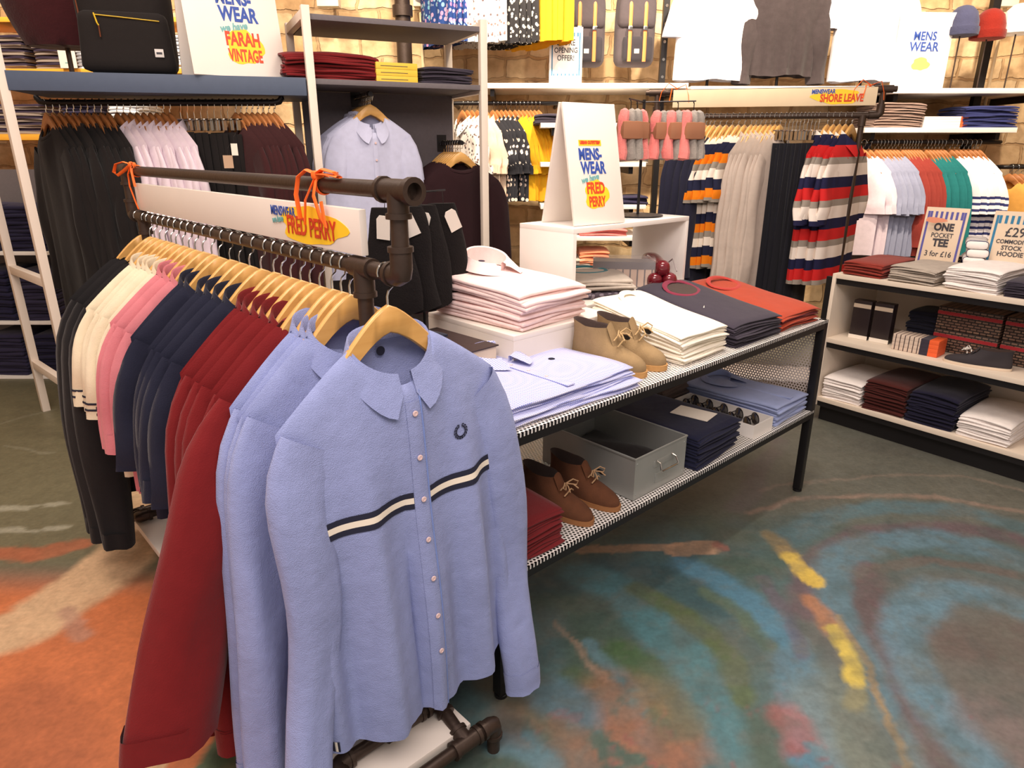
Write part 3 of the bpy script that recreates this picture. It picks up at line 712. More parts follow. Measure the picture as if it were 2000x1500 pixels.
# ------------------------------------------------------------------ front pipe rack
ZR, ZB, RL = 1.275, 1.430, 1.735
def fit(mb, a, b, r=.0225, n=14): mb.tube([a, b], r, n)
def ring_(mb, p, d, r=.0245, w=.010): mb.tube([p-d*w/2, p+d*w/2], r, 14)
rack = thing('clothes_rack', 'dark pipe clothes rack in the foreground holding the polo shirts and blue shirts', 'clothes rack', RK0, ROT)
def rl(s, a, z): return Vector((a, s, z))        # rack-local: x = across, y = along the rail
mb = MB(); mb.tube([rl(0, 0, ZR), rl(RL, 0, ZR)], .0165, 16); mb.build('hanging_rail', PIPE, rack)
mb = MB(); mb.tube([rl(-.005, 0, ZB), rl(RL, 0, ZB)], .0160, 16); mb.build('top_bar', PIPE, rack)
for s_, sg in ((0, 1), (RL, -1)):
    mb = MB(); mb.tube([rl(s_, 0, ZR), rl(s_, 0, ZB)], .0165, 14); mb.build('end_riser', PIPE, rack)
    mb = MB(); mb.tube([rl(s_+sg*.034, 0, ZR), rl(s_+sg*.012, 0, ZR), rl(s_+sg*.002, 0, ZR+.004), rl(s_, 0, ZR+.014), rl(s_, 0, ZR+.05)], .0215, 16)
    ring_(mb, rl(s_+sg*.034, 0, ZR), Vector((0, 1, 0))); ring_(mb, rl(s_, 0, ZR+.05), Vector((0, 0, 1))); mb.build('elbow_fitting', PIPE, rack)
    mb = MB(); mb.tube([rl(s_, 0, ZB-.045), rl(s_, 0, ZB)], .0205, 16); ring_(mb, rl(s_, 0, ZB-.045), Vector((0, 0, 1)))
    mb.tube([rl(s_+sg*.045, 0, ZB), rl(s_-sg*.04, 0, ZB)], .0205, 16); ring_(mb, rl(s_+sg*.045, 0, ZB), Vector((0, 1, 0)))
    # open threaded end of the tee
    e = s_-sg*.04; prof = [(.0205, 0), (.025, 0), (.025, .014), (.0155, .014), (.0145, -.02), (.001, -.02)]
    mb.lathe(prof, 18, 0, (0, 0, 0), Matrix.Translation(rl(e, 0, ZB)) @ Matrix.Rotation(R_(90)*sg, 4, 'X')); mb.build('tee_fitting', PIPE, rack)
for s_, nm in ((.138, 'near'), (RL-.118, 'far')):
    mb = MB(); mb.tube([rl(s_, 0, .13), rl(s_, 0, ZR)], .0165, 16); mb.build('upright', PIPE, rack)
    mb = MB(); mb.tube([rl(s_, 0, ZR-.055), rl(s_, 0, ZR)], .0215, 16); ring_(mb, rl(s_, 0, ZR-.055), Vector((0, 0, 1)))
    mb.tube([rl(s_-.036, 0, ZR), rl(s_+.036, 0, ZR)], .0215, 16); mb.build('tee_fitting', PIPE, rack)
    sg = 1 if nm == 'near' else -1
    q = s_-sg*.04; yo_ = s_-sg*.165; zt, zl = .128, .088; e = .0215
    mb = MB(); mb.tube([rl(q, -.185, zt), rl(q, .10, zt)], .0165, 14); mb.build('cross_pipe', PIPE, rack)
    mb = MB(); mb.tube([rl(q, -.05, zt), rl(q, .05, zt)], e, 14); mb.tube([rl(q, 0, zt), rl(s_, 0, zt+.055)], e, 14); ring_(mb, rl(q, .05, zt), Vector((1, 0, 0))); ring_(mb, rl(q, -.05, zt), Vector((1, 0, 0))); ring_(mb, rl(s_, 0, zt+.055), Vector((0, 0, 1))); mb.build('tee_fitting', PIPE, rack)
    for a in (.105, -.19):
        k = 1 if a > 0 else -1; mid = rl(q, a, zt); low = rl(yo_, a-.006*k, zl); d = (low-mid).normalized()
        MB().tube([mid, low], .0165, 12).build('link_pipe', PIPE, rack)
        mb = MB(); mb.tube([rl(q, a-k*.036, zt), rl(q, a-k*.010, zt), mid+d*.003, mid+d*.014, mid+d*.038], e, 14); ring_(mb, rl(q, a-k*.036, zt), Vector((1, 0, 0))); ring_(mb, mid+d*.038, d); mb.build('elbow_fitting', PIPE, rack)
        mb = MB(); mb.tube([low-d*.036, low], e, 14); mb.tube([low-Vector((.036, 0, 0)), low+Vector((.036, 0, 0))], e, 14); ring_(mb, low-d*.036, d)
        for o_ in (-.036, .036): ring_(mb, low+Vector((o_, 0, 0)), Vector((1, 0, 0)))
        mb.build('tee_fitting', PIPE, rack)
    mb = MB(); mb.tube([rl(yo_, -.275, 0), rl(yo_, -.275, zl-.012), rl(yo_, -.263, zl), rl(yo_, .178, zl), rl(yo_, .19, zl-.012), rl(yo_, .19, 0)], .0165, 14); mb.build('foot_pipe', PIPE, rack)
    for a in (.19, -.275):
        k = 1 if a > 0 else -1; mb = MB(); mb.tube([rl(yo_, a-k*.036, zl), rl(yo_, a-k*.010, zl), rl(yo_, a-k*.001, zl-.004), rl(yo_, a, zl-.014), rl(yo_, a, zl-.036)], e, 14); ring_(mb, rl(yo_, a-k*.036, zl), Vector((1, 0, 0))); ring_(mb, rl(yo_, a, zl-.036), Vector((0, 0, 1))); mb.build('elbow_fitting', PIPE, rack)
mb = MB().box(-.205, .138, .0, RL-.0, .074, .104, b=.004); mb.build('base_board', WHITE, rack, True)
# sign board with its lettering, tied below the top bar
SA = ROT-R_(90)
sg_o = thing('rack_sign', 'long white menswear sign board tied under the top bar of the front pipe rack', 'sign', rk(1.62, -.004, 1.300), SA)
MB().box(0, 1.50, -.008, .008, 0, .090, b=.002).build('board', WHITE, sg_o)
blob(sg_o, INK_YEL, 1.293, .043, .145, .040, -.0086, 4, n=40)
lettering('MENSWEAR', .030, INK_BLUE, sg_o, (1.165, -.0098, .066), .0004, .0004, .0, .78)
lettering('we have', .021, INK_TEAL, sg_o, (1.135, -.0102, .047), .0006, .0004, .3, .85, -.12)
lettering('FRED PERRY', .056, INK_RED, sg_o, (1.295, -.0104, .038), .0012, .0004, .0, .74)
def ribbon_bow(s, loops, label, grp=None):
    o = thing('ribbon_bow', label, 'ribbon', rk(s, 0, ZB), ROT)
    ringp = [(.0185*math.cos(a), 0, .0185*math.sin(a)) for a in [2*math.pi*i/16 for i in range(16)]]
    MB().tube(ringp, .007, 8, 0, .35, True).build('wrap', ORANGE, o)
    MB().rbox(.012, .010, .009, .006, 4, 4, 3, 0, (-.012, 0, .020)).build('knot', ORANGE, o)
    for pts, r in loops: MB().tube(pts, r, 8, 0, .3).build('loop' if (Vector(pts[0])-Vector(pts[-1])).length < .01 else 'tail', ORANGE, o)
    return o
k0 = (-.014, 0, .022)
ribbon_bow(1.60, [([k0, (-.03, .03, .03), (-.045, .07, .022), (-.05, .09, -.004), (-.042, .085, -.016), (-.028, .05, .0), k0], .006),
                  ([k0, (-.02, -.02, .03), (-.03, -.05, .028), (-.03, -.07, .012), (-.02, -.03, .016), k0], .005),
                  ([k0, (-.026, .012, -.01), (-.028, .01, -.05), (-.026, -.02, -.10), (-.024, -.035, -.125)], .0055),
                  ([k0, (-.022, -.02, -.0), (-.022, -.03, -.05)], .004)], 'orange ribbon bow tied round the far end of the front rack top bar')
ribbon_bow(.275, [([k0, (-.02, .03, .03), (-.03, .05, .016), (-.034, .06, -.02), (-.032, .055, -.07)], .008),
                  ([k0, (-.014, -.03, .032), (-.012, -.075, .026), (-.012, -.09, .018), (-.014, -.05, .022), k0], .008),
                  ([k0, (-.03, -.01, -.02), (-.03, -.03, -.06), (-.03, -.05, -.08), (-.03, -.04, -.03)], .0065),
                  ([k0, (-.034, .02, -.03), (-.036, .028, -.08)], .006)], 'orange ribbon bow tied round the near end of the front rack top bar')
# ------------------------------------------------------------------ garments of the front rack
BLUE = cloth('blue_oxford', (148, 158, 204), .9, .1, 520, .55)
BURG = cloth('burgundy_cloth', (114, 24, 27), .9, .12, 380, .25)
NAVY = cloth('navy_pique', (30, 32, 50), .92, .12, 380, .25)
CREAM = cloth('cream_pique', (226, 212, 184), .92, .1, 380, .25)
PINK = cloth('pink_oxford', (204, 122, 130), .92, .1, 420, .25)
BLACK = cloth('black_jersey', (26, 24, 26), .95, .1, 380, .25)
HZ = ZR+.0165          # hook top rests on the rail
NECK = .150            # neck base below the hook top
hang0 = make_hanger(1, None, .19, -.080); first_h = [True]
def hang(pos, rot, label, group, proto, flag, name_loc=None):
    if flag[0]: o = proto; flag[0] = False
    else: o = copy_tree(proto)
    place(o, pos, rot); return tag(o, label, 'hanger', group)
rnd = random.Random(3)
def rack_item(s, proto, first, label, cat, group, hl, jig=0.0, dz=0.0):
    o = proto if first else copy_tree(proto)
    roll = rnd.uniform(-.025, .025) if s > .1 else 0; dn = Vector((-math.sin(roll)*U.x, -math.sin(roll)*U.y, -math.cos(roll)))
    place(o, rk(s, 0, HZ)+dn*(NECK-rnd.uniform(0, .006)), ROT+jig, 0, roll); tag(o, label, cat, group)
    hang(rk(s, 0, HZ), ROT+jig, hl, 'wooden hangers on the front rack', hang0, first_h).rotation_euler[1] = roll
rnd = random.Random(3)
def row(slist, protos, label, cat, group, hword):
    n = len(slist); used = [False]*len(protos)
    for i, s in enumerate(slist):
        k = i % len(protos)
        pos = f'{ordn(i+1)} from the near end'
        rack_item(s, protos[k], not used[k], f'{label}, {pos}', cat, group, f'pale hanger of the {hword} on the front rack, {pos}', rnd.uniform(-.05, .05)); used[k] = True
# nearest shirt
G0 = Garment(hs=.262, drop=.125, nw=.088, nd=.088, wch=.270, whem=.29, L=.92, d=.044, A=.014, tail=.065, seed=5, slen=.88, sr=.062, cr=.050, sd=.036, spread=.0, spr=(.085, -.012), nu=60, nv=44, yo=.040, db=.3,
             ridges=((-.115, .035, -.028, .22), (-.42, .10, .018, .15), (.30, .06, -.018, .3), (.55, .09, .020, .2), (.15, .05, .012, .35), (-.7, .07, -.018, .3), (-.25, .05, .010, .4), (.78, .05, -.014, .25)), bend=(-.045, .028), swing=(-.05, -.03))
shirt = make_garment('long_sleeve_shirt', BLUE, G0, 'shirt', None, 2)
for (o0, o1, m_, off) in ((-.322, -.335, NAVY_T, .0022), (-.335, -.349, CREAM_T, .0022), (-.349, -.362, NAVY_T, .0022)):
    for p0, p1 in ((-.97, -.06), (.08, .97)):
        G0.strip_z(p0, p1, o0, o1, off).build('chest_tape', m_, shirt, True, 60)
G0.strip(.075, .095, .02, 1.0, .0042, 30, 3).build('placket_stitching', cloth('blue_stitch', (120, 140, 198)), shirt)
for p0 in (-.92, .88):
    for k, m_ in enumerate((NAVY_T, CREAM_T, NAVY_T)): G0.strip(p0+.016*k, p0+.016*(k+1), .955, .99, .003, 3, 3).build('hem_tab', m_, shirt)
lm = MB()                                     # embroidered laurel wreath
for sgn in (-1, 1):
    for i in range(7):
        a = R_(-78+sgn*0+i*24); cx, cz = sgn*.0125*math.cos(a), .0125*math.sin(a)
        for rr, dl in ((1.0, .5), (1.35, -.3)):
            c = G0.pt(.46, .235, -1, .003)+Vector((cx*rr, 0, cz*rr)); t = Vector((-sgn*math.sin(a), 0, math.cos(a))); nrm = Vector((t.z, 0, -t.x)); t = (t+nrm*dl*sgn).normalized(); nrm = Vector((t.z, 0, -t.x))
            lm.add([c-t*.0046, c+nrm*.0021, c+t*.0046, c-nrm*.0021], [(0, 1, 2, 3)])
c = G0.pt(.46, .235, -1, .003)
lm.add([c+Vector((-.006, 0, -.018)), c+Vector((-.004, 0, -.018)), c+Vector((.005, 0, -.011)), c+Vector((.003, 0, -.011))], [(0, 1, 2, 3)]); lm.add([c+Vector((.006, 0, -.018)), c+Vector((.004, 0, -.018)), c+Vector((-.005, 0, -.011)), c+Vector((-.003, 0, -.011))], [(0, 1, 2, 3)])
lm.build('laurel_emblem', NAVY_T, shirt, False)
MB().lathe([(.001, 0), (.010, 0), (.010, .001), (.001, .001)], 16, 0, (0, 0, 0), Matrix.Translation((0, .040, -.035)) @ Matrix.Rotation(R_(90), 4, 'X')).build('neck_label', NAVY_T, shirt)
rack_item(.056, shirt, True, 'light blue shirt with a striped chest tape, in front of the rack upright', 'shirt', None, 'pale wooden hanger carrying the nearest blue shirt, in front of the upright')
shirt.rotation_euler[1] = -.045
kw = dict(hs=.26, drop=.140, nw=.094, L=.94, tail=.10, slen=.88, sr=.066, cr=.05, sd=.030, spread=.06, d=.022, A=.008, nd=.085, swing=(-.03, -.02))
bl = [make_garment('long_sleeve_shirt', BLUE, Garment(seed=11+i, **kw), 'shirt', None, 2) for i in range(2)]
row([.202, .240, .280], bl, 'light blue long sleeved shirt behind the rack upright', 'shirt', 'light blue shirts on the front rack', 'blue shirts')
bg = [make_garment('long_sleeve_shirt', BURG, Garment(seed=21+i, **{**kw, 'L': .88, 'tail': .06, 'slen': .84, 'sr': .07, 'sd': .032}), 'shirt', None, 2) for i in range(3)]
bgw = make_garment('sweatshirt', BURG, Garment(seed=27, **{**kw, 'L': .90, 'tail': .06, 'slen': .68, 'sr': .105, 'cr': .10, 'sd': .05, 'spr': (.22, .02), 'swing': (-.04, -.02)}), 'sweat', None, 2)
rack_item(.33, bgw, True, 'burgundy sweatshirt with a wide hanging sleeve, nearest of the burgundy garments', 'sweatshirt', 'burgundy shirts on the front rack', 'pale wooden hanger carrying the nearest burgundy garment on the front rack', .03)
row([.38, .425, .475, .525, .575], bg, 'burgundy long sleeved shirt behind the nearest one', 'shirt', 'burgundy shirts on the front rack', 'burgundy shirts')
nv = [make_garment('polo_shirt', NAVY, Garment(seed=31+i, hs=.255, drop=.135, nw=.094, L=.68, slen=.33, sr=.095, cr=.085, sd=.03, spread=.03, d=.024), 'polo', None, 2) for i in range(2)]
row([.645, .715, .785, .855, .925, .99], nv, 'navy polo shirt on the front rack', 'polo shirt', 'navy polo shirts on the front rack', 'navy polo shirts')
pk = [make_garment('polo_shirt', PINK, Garment(seed=41+i, hs=.255, drop=.135, nw=.094, L=.68, slen=.34, sr=.09, cr=.08, sd=.03, spread=.02, d=.022), 'polo', None, 2) for i in range(2)]
row([1.06, 1.12, 1.175], pk, 'pink polo shirt on the front rack', 'polo shirt', 'pink polo shirts on the front rack', 'pink polo shirts')
cr = [make_garment('polo_shirt', CREAM, Garment(seed=51+i, hs=.255, drop=.135, nw=.094, L=.68, slen=.28, sr=.095, cr=.088, sd=.03, spread=.02, d=.022), 'polo', NAVY_T, 2) for i in range(2)]
row([1.24, 1.295, 1.35, 1.405, 1.46], cr, 'cream polo shirt with navy tipping on the front rack', 'polo shirt', 'cream polo shirts on the front rack', 'cream polo shirts')
bk = [make_garment('sweatshirt', BLACK, Garment(seed=61+i, hs=.265, drop=.135, nw=.094, L=.82, slen=.80, sr=.11, cr=.05, sd=.05, spread=.07, d=.03, nd=.05, bend=(.02, 0), swing=(-.06, 0)), 'sweat', None, 1) for i in range(2)]
row([1.525, 1.57, 1.665], bk, 'black sweatshirt at the far end of the front rack', 'sweatshirt', 'black sweatshirts on the front rack', 'black sweatshirts')
# ------------------------------------------------------------------ table
T0 = Vector((-.033, 1.547, 0)); TL, TD, TZ, LZ = 1.885, .80, .815, .403
def tw(x, y, z): return T0+U*x+V*y+Vector((0, 0, z))
def tl(p): r = p-T0; return (r.dot(U), r.dot(V), p.z)
table = thing('display_table', 'black framed display table with two white perforated metal shelves', 'table', T0, ROT)
PERF = perforated('white_perforated', (236, 232, 228), .0135, .0042); PERFS = perforated('grey_perforated_end', (206, 194, 186), .0135, .0042, (1, 2))
for x in (0.0, TL-.034):
    for y in (0.0, TD-.034):
        MB().box(x, x+.034, y, y+.034, .012, TZ, b=.003).build('leg', BLACKM, table)
        MB().lathe([(.001, 0), (.02, 0), (.02, .01), (.012, .012), (.001, .012)], 14, 0, (x+.017, y+.017, 0)).build('foot', BLACKM, table)
for z, nm in ((TZ, 'top'), (LZ, 'lower')):
    mb = MB(); t = .030; zt = z-.006
    for a in ((.034, TL-.034, 0, .03), (.034, TL-.034, TD-.03, TD)): mb.box(a[0], a[1], a[2], a[3], zt-t, zt)
    for a in ((0, .03, .034, TD-.034), (TL-.03, TL, .034, TD-.034)): mb.box(a[0], a[1], a[2], a[3], zt-t, zt)
    mb.build(nm+'_rim', BLACKM, table, False)
    mb = MB(); mb.grid(lambda u, v: Vector((.004+(TL-.008)*u, .0+(TD)*v, z)), 2, 2); mb.grid(lambda u, v: Vector((.004+(TL-.008)*u, -.001, z-.012*v)), 2, 2)
    mb.build(nm+'_shelf', PERF, table, False)
MB().grid(lambda u, v: Vector((TL-.012, .03+(TD-.06)*u, LZ+(TZ-LZ-.04)*v)), 2, 2).build('end_panel', PERFS, table, False)
# ------------------------------------------------------------------ things on the table top
LILAC = cloth('gingham_cloth', (172, 176, 226), .9, .1, 500, .2)
def gingham():
    m, nt, b = newmat('gingham_check'); tc = N(nt, 'ShaderNodeTexCoord'); sp = N(nt, 'ShaderNodeSeparateXYZ'); L(nt, tc.outputs['Object'], sp.inputs[0]); o_ = []
    for a in (0, 1):
        q = N(nt, 'ShaderNodeMath', operation='MULTIPLY_ADD'); q.inputs[1].default_value = 1/.007; q.inputs[2].default_value = 200; L(nt, sp.outputs[a], q.inputs[0])
        f = N(nt, 'ShaderNodeMath', operation='FRACT'); L(nt, q.outputs[0], f.inputs[0]); g = N(nt, 'ShaderNodeMath', operation='GREATER_THAN'); g.inputs[1].default_value = .5; L(nt, f.outputs[0], g.inputs[0]); o_.append(g)
    ad = N(nt, 'ShaderNodeMath', operation='ADD'); L(nt, o_[0].outputs[0], ad.inputs[0]); L(nt, o_[1].outputs[0], ad.inputs[1])
    r = N(nt, 'ShaderNodeMapRange'); r.inputs['From Max'].default_value = 2; L(nt, ad.outputs[0], r.inputs['Value'])
    mx = N(nt, 'ShaderNodeMix', data_type='RGBA'); mx.inputs[6].default_value = (*s2l((222, 222, 240)), 1); mx.inputs[7].default_value = (*s2l((128, 138, 204)), 1)
    L(nt, r.outputs[0], mx.inputs[0]); L(nt, mx.outputs[2], b.inputs['Base Color']); b.inputs['Roughness'].default_value = .9; return m
GING = gingham()
WHT = cloth('white_cotton', (246, 238, 222), .92, .05, 400, .25)
CHAR = cloth('charcoal_navy', (58, 52, 64), .93, .12, 380, .25)
RUST = cloth('rust_cloth', (168, 64, 40), .92, .12, 380, .25)
MAROON = cloth('maroon_cloth', (112, 30, 34), .92, .12, 380, .25)
GREY = cloth('grey_marl', (186, 174, 162), .93, .1, 300, .3, .12)
PINKP = cloth('pale_pink', (244, 216, 212), .92, .08, 450, .3)
TEAL = cloth('teal_rib', (62, 122, 132), .9, .1)
BLUEL = cloth('pale_blue_oxford', (160, 172, 212), .9, .1, 450, .25)
DARKIN = cloth('dark_lining', (70, 56, 52), .9, .1)
def on(x, y, z=TZ+.001): return tw(x, y, z)
stack_at('folded_shirt', on(.31, .035), ROT+R_(0), .56, .44, .012, 5, GING, 'folded blue gingham check shirt', 'shirt', 'left of the beige boots', 'gingham shirts on the table', 3,
         lambda o, w, d, t: (shirt_top(o, w, d, t, GING, True, .075, .04), MB().lathe([(.008, 0), (.011, 0), (.011, .001), (.008, .001), (.008, 0)], 14, 0, (.14, d*.5, t+.001)).build('emblem', NAVY_T, o)), .012, .010)
BOOT = plain('beige_suede', (150, 124, 88), .95, 0, .12, 40, .3, 300); SOLE = plain('crepe_sole', (186, 140, 84), .8, 0, .08, 60, .3, 120); LACE = plain('beige_lace', (190, 158, 112), .8)
TAGM = plain('security_tag', (34, 36, 44), .35)
for i, (x, lab) in enumerate(((.635, 'beige suede desert boot on the table, left of its pair, next to the gingham shirts'), (.755, 'beige suede desert boot on the table, right of its pair, against the white T-shirts'))):
    o = make_boot(BOOT, SOLE, LACE, DARKIN, lab, 'beige desert boots', tagmat=TAGM); place(o, on(x, .335), ROT+R_(4 if i else 7)); o.scale = (1.12, 1.0, 1.2)
stack_at('folded_tshirt', on(.995, .045), ROT+R_(1), .285, .39, .0140, 8, WHT, 'folded white T-shirt', 'T-shirt', 'right of the beige boots', 'white T-shirts on the table', 9,
         lambda o, w, d, t: crew_top(o, w, d, t, WHT, .045, .03, d*.86), .006, .016, None, .07)
stack_at('folded_sweater', on(1.335, .03), ROT+R_(-1), .32, .46, .0115, 8, CHAR, 'folded charcoal T-shirt', 'T-shirt', 'between the white and rust stacks', 'charcoal T-shirts on the table', 15,
         lambda o, w, d, t: (crew_top(o, w, d, t, cloth('wine_rib', (128, 44, 66)), .085, .062, d*.80, DARKIN), MB().box(-.05, .07, .15, .235, t+.003, t+.005, 0, 0, Matrix.Rotation(.5, 4, 'Z') @ Matrix.Translation((.06, -.02, 0))).build('price_card', PAPER, o)), .006, .014, None, .08)
stack_at('folded_sweater', on(1.68, .03), ROT+R_(-2), .31, .48, .0125, 6, RUST, 'folded rust or maroon sweater', 'sweater', 'at the right end of the table', 'rust sweaters on the table', 21,
         lambda o, w, d, t: crew_top(o, w, d, t, cloth('red_rib', (176, 60, 52)), .085, .06, d*.8), .010, .022, [RUST, MAROON, RUST, MAROON, MAROON, RUST], .07)
# low white platform with pale pink shirts
PZ = .95
pf = thing('display_platform', 'low white platform on the table carrying the pale pink shirts', 'platform', tw(.366, .34, TZ), ROT)
mb = MB(); mb.box(0, .48, 0, .45, .118, .135, b=.002); mb.box(.4805, 1.20, .14, .45, .118, .135, b=.002); mb.build('top_board', WHITE, pf)
MB().box(0, .48, 0, .016, 0, .118).build('front_board', WHITE, pf, False); MB().box(.4805, 1.20, .14, .156, 0, .118).build('front_board', WHITE, pf, False); MB().box(0, .016, .016, .45, 0, .118).build('side_board', WHITE, pf, False); MB().box(1.184, 1.20, .156, .45, 0, .118).build('side_board', WHITE, pf, False)
stack_at('folded_shirt', tw(.575, .355, PZ+.001), ROT+R_(3), .33, .42, .026, 5, PINKP, 'folded pale pink shirt', 'shirt', 'on the low white platform', 'pale pink shirts on the platform', 27,
         lambda o, w, d, t: (shirt_top(o, w, d, t, PINKP, False, .08, .062), MB().lathe([(.001, 0), (.012, 0), (.012, .0015), (.001, .0015)], 14, 0, (.01, d*.86, t+.018)).build('neck_label', NAVY_T, o)), .010, .014, None, .03)
# white cube
CZ0, CZ1 = PZ+.001, 1.233
cb = thing('display_cube', 'open white display cube at the back of the table carrying the menswear board', 'display cube', tw(.805, .50, CZ0), ROT)
H_ = CZ1-CZ0
MB().box(0, .725, 0, .28, H_-.018, H_, b=.0015).build('top_board', WHITE2, cb)
for x in (0, .707): MB().box(x, x+.018, 0, .28, 0, H_-.018, b=.001).build('side_board', WHITE2, cb)
# folded A-board with a menswear poster
def aboard(name, label, loc, rotz, w, h, lines, lean=12, depth=.11, poster_w=.6):
    o = thing(name, label, 'sign', loc, rotz)
    for k, nm in ((-1, 'front_leaf'), (1, 'back_leaf')):
        M = Matrix.Translation((0, k*.006, h)) @ Matrix.Rotation(R_(lean)*k, 4, 'X')
        MB().box(-w/2, w/2, -.005, .005, -h/math.cos(R_(lean)), 0, 0, .0015, M @ Matrix.Rotation(0, 4, 'Z')).build(nm, WHITE, o)
    # lettering on the front leaf
    M = Matrix.Translation((0, -.006, h)) @ Matrix.Rotation(R_(-lean), 4, 'X')
    for ln in lines:
        ob = ln(o)
        for q in (ob if isinstance(ob, (list, tuple)) else [ob]): q.data.transform(M)
    return o
def poster_lines(sc, name1, name2, sx1=.82, sx2=.82, x0=0.0):
    z = lambda v: v*sc
    L_ = []
    L_.append(lambda o: MB().box(x0+z(-.060), x0+z(.060), -.0058, -.0052, z(-.168), z(-.145)).build('header_band', INK_YEL, o, False))
    L_.append(lambda o: lettering('URBAN OUTFITTERS', z(.0165), INK_RED, o, (x0, -.0064, z(-.1555)), .0004*sc*4, .0002, 0, .70))
    L_.append(lambda o: lettering('MENS-', z(.062), INK_BLUE, o, (x0-z(.004), -.006, z(-.203)), .0024*sc, .0003, 0, .70, name='lettering'))
    L_.append(lambda o: lettering('WEAR', z(.066), INK_BLUE, o, (x0+z(.006), -.006, z(-.257)), .0024*sc, .0003, 0, .70))
    L_.append(lambda o: lettering('we have', z(.034), INK_TEAL, o, (x0-z(.018), -.006, z(-.298)), .0012*sc, .0003, .3, .85, R_(-10)))
    L_.append(lambda o: blob(o, INK_YEL, x0+z(.01), z(-.362), z(.064), z(.058), -.0054, 7))
    L_.append(lambda o: lettering(name1, z(.062), INK_RED, o, (x0+z(.008), -.0066, z(-.338)), .0022*sc, .0003, 0, sx1))
    L_.append(lambda o: lettering(name2, z(.056), INK_RED, o, (x0+z(.010), -.0066, z(-.392)), .002*sc, .0003, 0, sx2))
    return L_
aboard('menswear_board', 'white folding menswear board standing on the display cube', tw(.995, .625, CZ1+.0015), ROT+R_(-8), .25, .425, poster_lines(.90, 'FRED', 'PERRY', .68, .56, -.015), 12)
# sock stand
ss = thing('sock_stand', 'black counter stand on the display cube hung with sock bundles', 'stand', tw(1.37, .65, CZ1+.0015), ROT)
MB().lathe([(.001, 0), (.105, 0), (.105, .005), (.02, .008), (.001, .008)], 28).build('base', BLACKM, ss)
MB().tube([(0, 0, .006), (0, 0, .455)], .006, 8).build('pole', BLACKM, ss)
MB().tube([(.0, 0, .446), (-.16, -.05, .449)], .003, 6).build('arm', BLACKM, ss); MB().tube([(.0, 0, .446), (.14, -.15, .449)], .003, 6).build('arm', BLACKM, ss); MB().tube([(0, 0, .446), (.08, .10, .449)], .003, 6).build('arm', BLACKM, ss)
SPINK = cloth('pink_sock', (226, 130, 124), .95, .15, 200, .4, .15); SGREY = cloth('grey_sock', (150, 142, 134), .95, .15, 200, .4, .15); BAND = plain('brown_paper_band', (156, 104, 74), .8)
def make_socks(lab, seed):
    o = thing('sock_bundle', lab, 'socks', group='sock bundles on the counter stand'); r = random.Random(seed)
    for i, (x, m) in enumerate(((-.022, SPINK), (.006, SGREY), (.03, SPINK if seed % 2 else SGREY))):
        mb = MB(); pr = [(.006, 0), (.020, -.008), (.026, -.03), (.024, -.06), (.021, -.085), (.023, -.12), (.030, -.16), (.030, -.185), (.006, -.19)]
        mb.tube([(x*(1+.6*(k/8))+(r.uniform(-.003, .003)), 0, -.03+z) for k, (rr, z) in enumerate(pr)], [rr for rr, z in pr], 10, 0, .8); mb.build('sock', m, o)
    MB().rbox(.047, .030, .034, .010, 6, 4, 3, 0, (.004, 0, -.108)).build('paper_band', BAND, o)
    MB().tube([(.004, 0, -.045), (.004, 0, -.004), (.004, .006, .003), (.004, .004, -.004)], .0018, 5).build('hook', BLACKM, o); return o
ps = [(-.15, -.047, 'at the tip of the left arm'), (-.085, -.027, 'near the pole on the left arm'), (.05, -.054, 'near the pole on the front arm'), (.09, -.097, 'in the middle of the front arm'), (.133, -.143, 'at the tip of the front arm'), (.07, .09, 'at the end of the rear arm')]
for i, (x, y, w) in enumerate(ps):
    o = make_socks(f'pink and grey sock bundle, {w} of their stand', i)
    q = Matrix.Rotation(ROT, 4, 'Z') @ Vector((x, y, 0)); place(o, Vector(ss.location)+q+Vector((0, 0, .445)), ROT+R_(-20))
# between the platform and the cube
stack_at('folded_tshirt', tw(.985, .515, PZ+.001), ROT+R_(-35), .29, .30, .026, 1, spotted('dark_print', (66, 56, 66), (120, 110, 120), 60, .4), 'dark patterned folded T-shirt under the grey ones', 'T-shirt', 'before the display cube', None, 33)
stack_at('folded_tshirt', tw(.992, .522, PZ+.028), ROT+R_(-35), .28, .29, .024, 2, GREY, 'folded grey marl T-shirt', 'T-shirt', 'in front of the display cube', 'grey T-shirts in front of the cube', 35, lambda o, w, d, t: crew_top(o, w, d, t, TEAL, .085, .055, d*.74, GREY))
ab = thing('boxer_pack', 'clear box of striped folded underwear inside the display cube', 'box', tw(1.28, .64, PZ+.002), ROT+R_(-50))
MB().box(-.13, .13, -.05, .05, 0, .12, b=.002).build('clear_lid', clear('acrylic', (235, 225, 220), .25), ab)
MB().box(-.128, .128, -.048, .048, .075, .105).build('navy_band', plain('navy_card', (34, 30, 58), .4), ab, False)
MB().box(-.126, .126, -.046, .046, .002, .075).build('folded_fabric', striped('under_stripes', [(0, (206, 176, 156)), (.8, (52, 40, 60))], .03, 0), ab, False)
gl = thing('glossy_pouch', 'glossy dark red wrapped bundle lying behind the charcoal T-shirts', 'pouch', tw(1.40, .56, PZ+.002), ROT+R_(-35))
GLR = plain('glossy_maroon', (110, 22, 34), .08, 0, .1, 20, 0, 60, .6)
for i, (x, y, a, z) in enumerate(((-.03, 0, .1, .035), (.03, -.01, -.15, .035), (.0, .0, 0, .085))):
    MB().rbox(.036, .11, .034, .03, 8, 10, 6, 0, (x, y, z), lambda X, Y, Z: (X*(1+.12*math.sin(20*Y)), Y, Z+.006*math.sin(24*Y))).build('roll', GLR, gl)
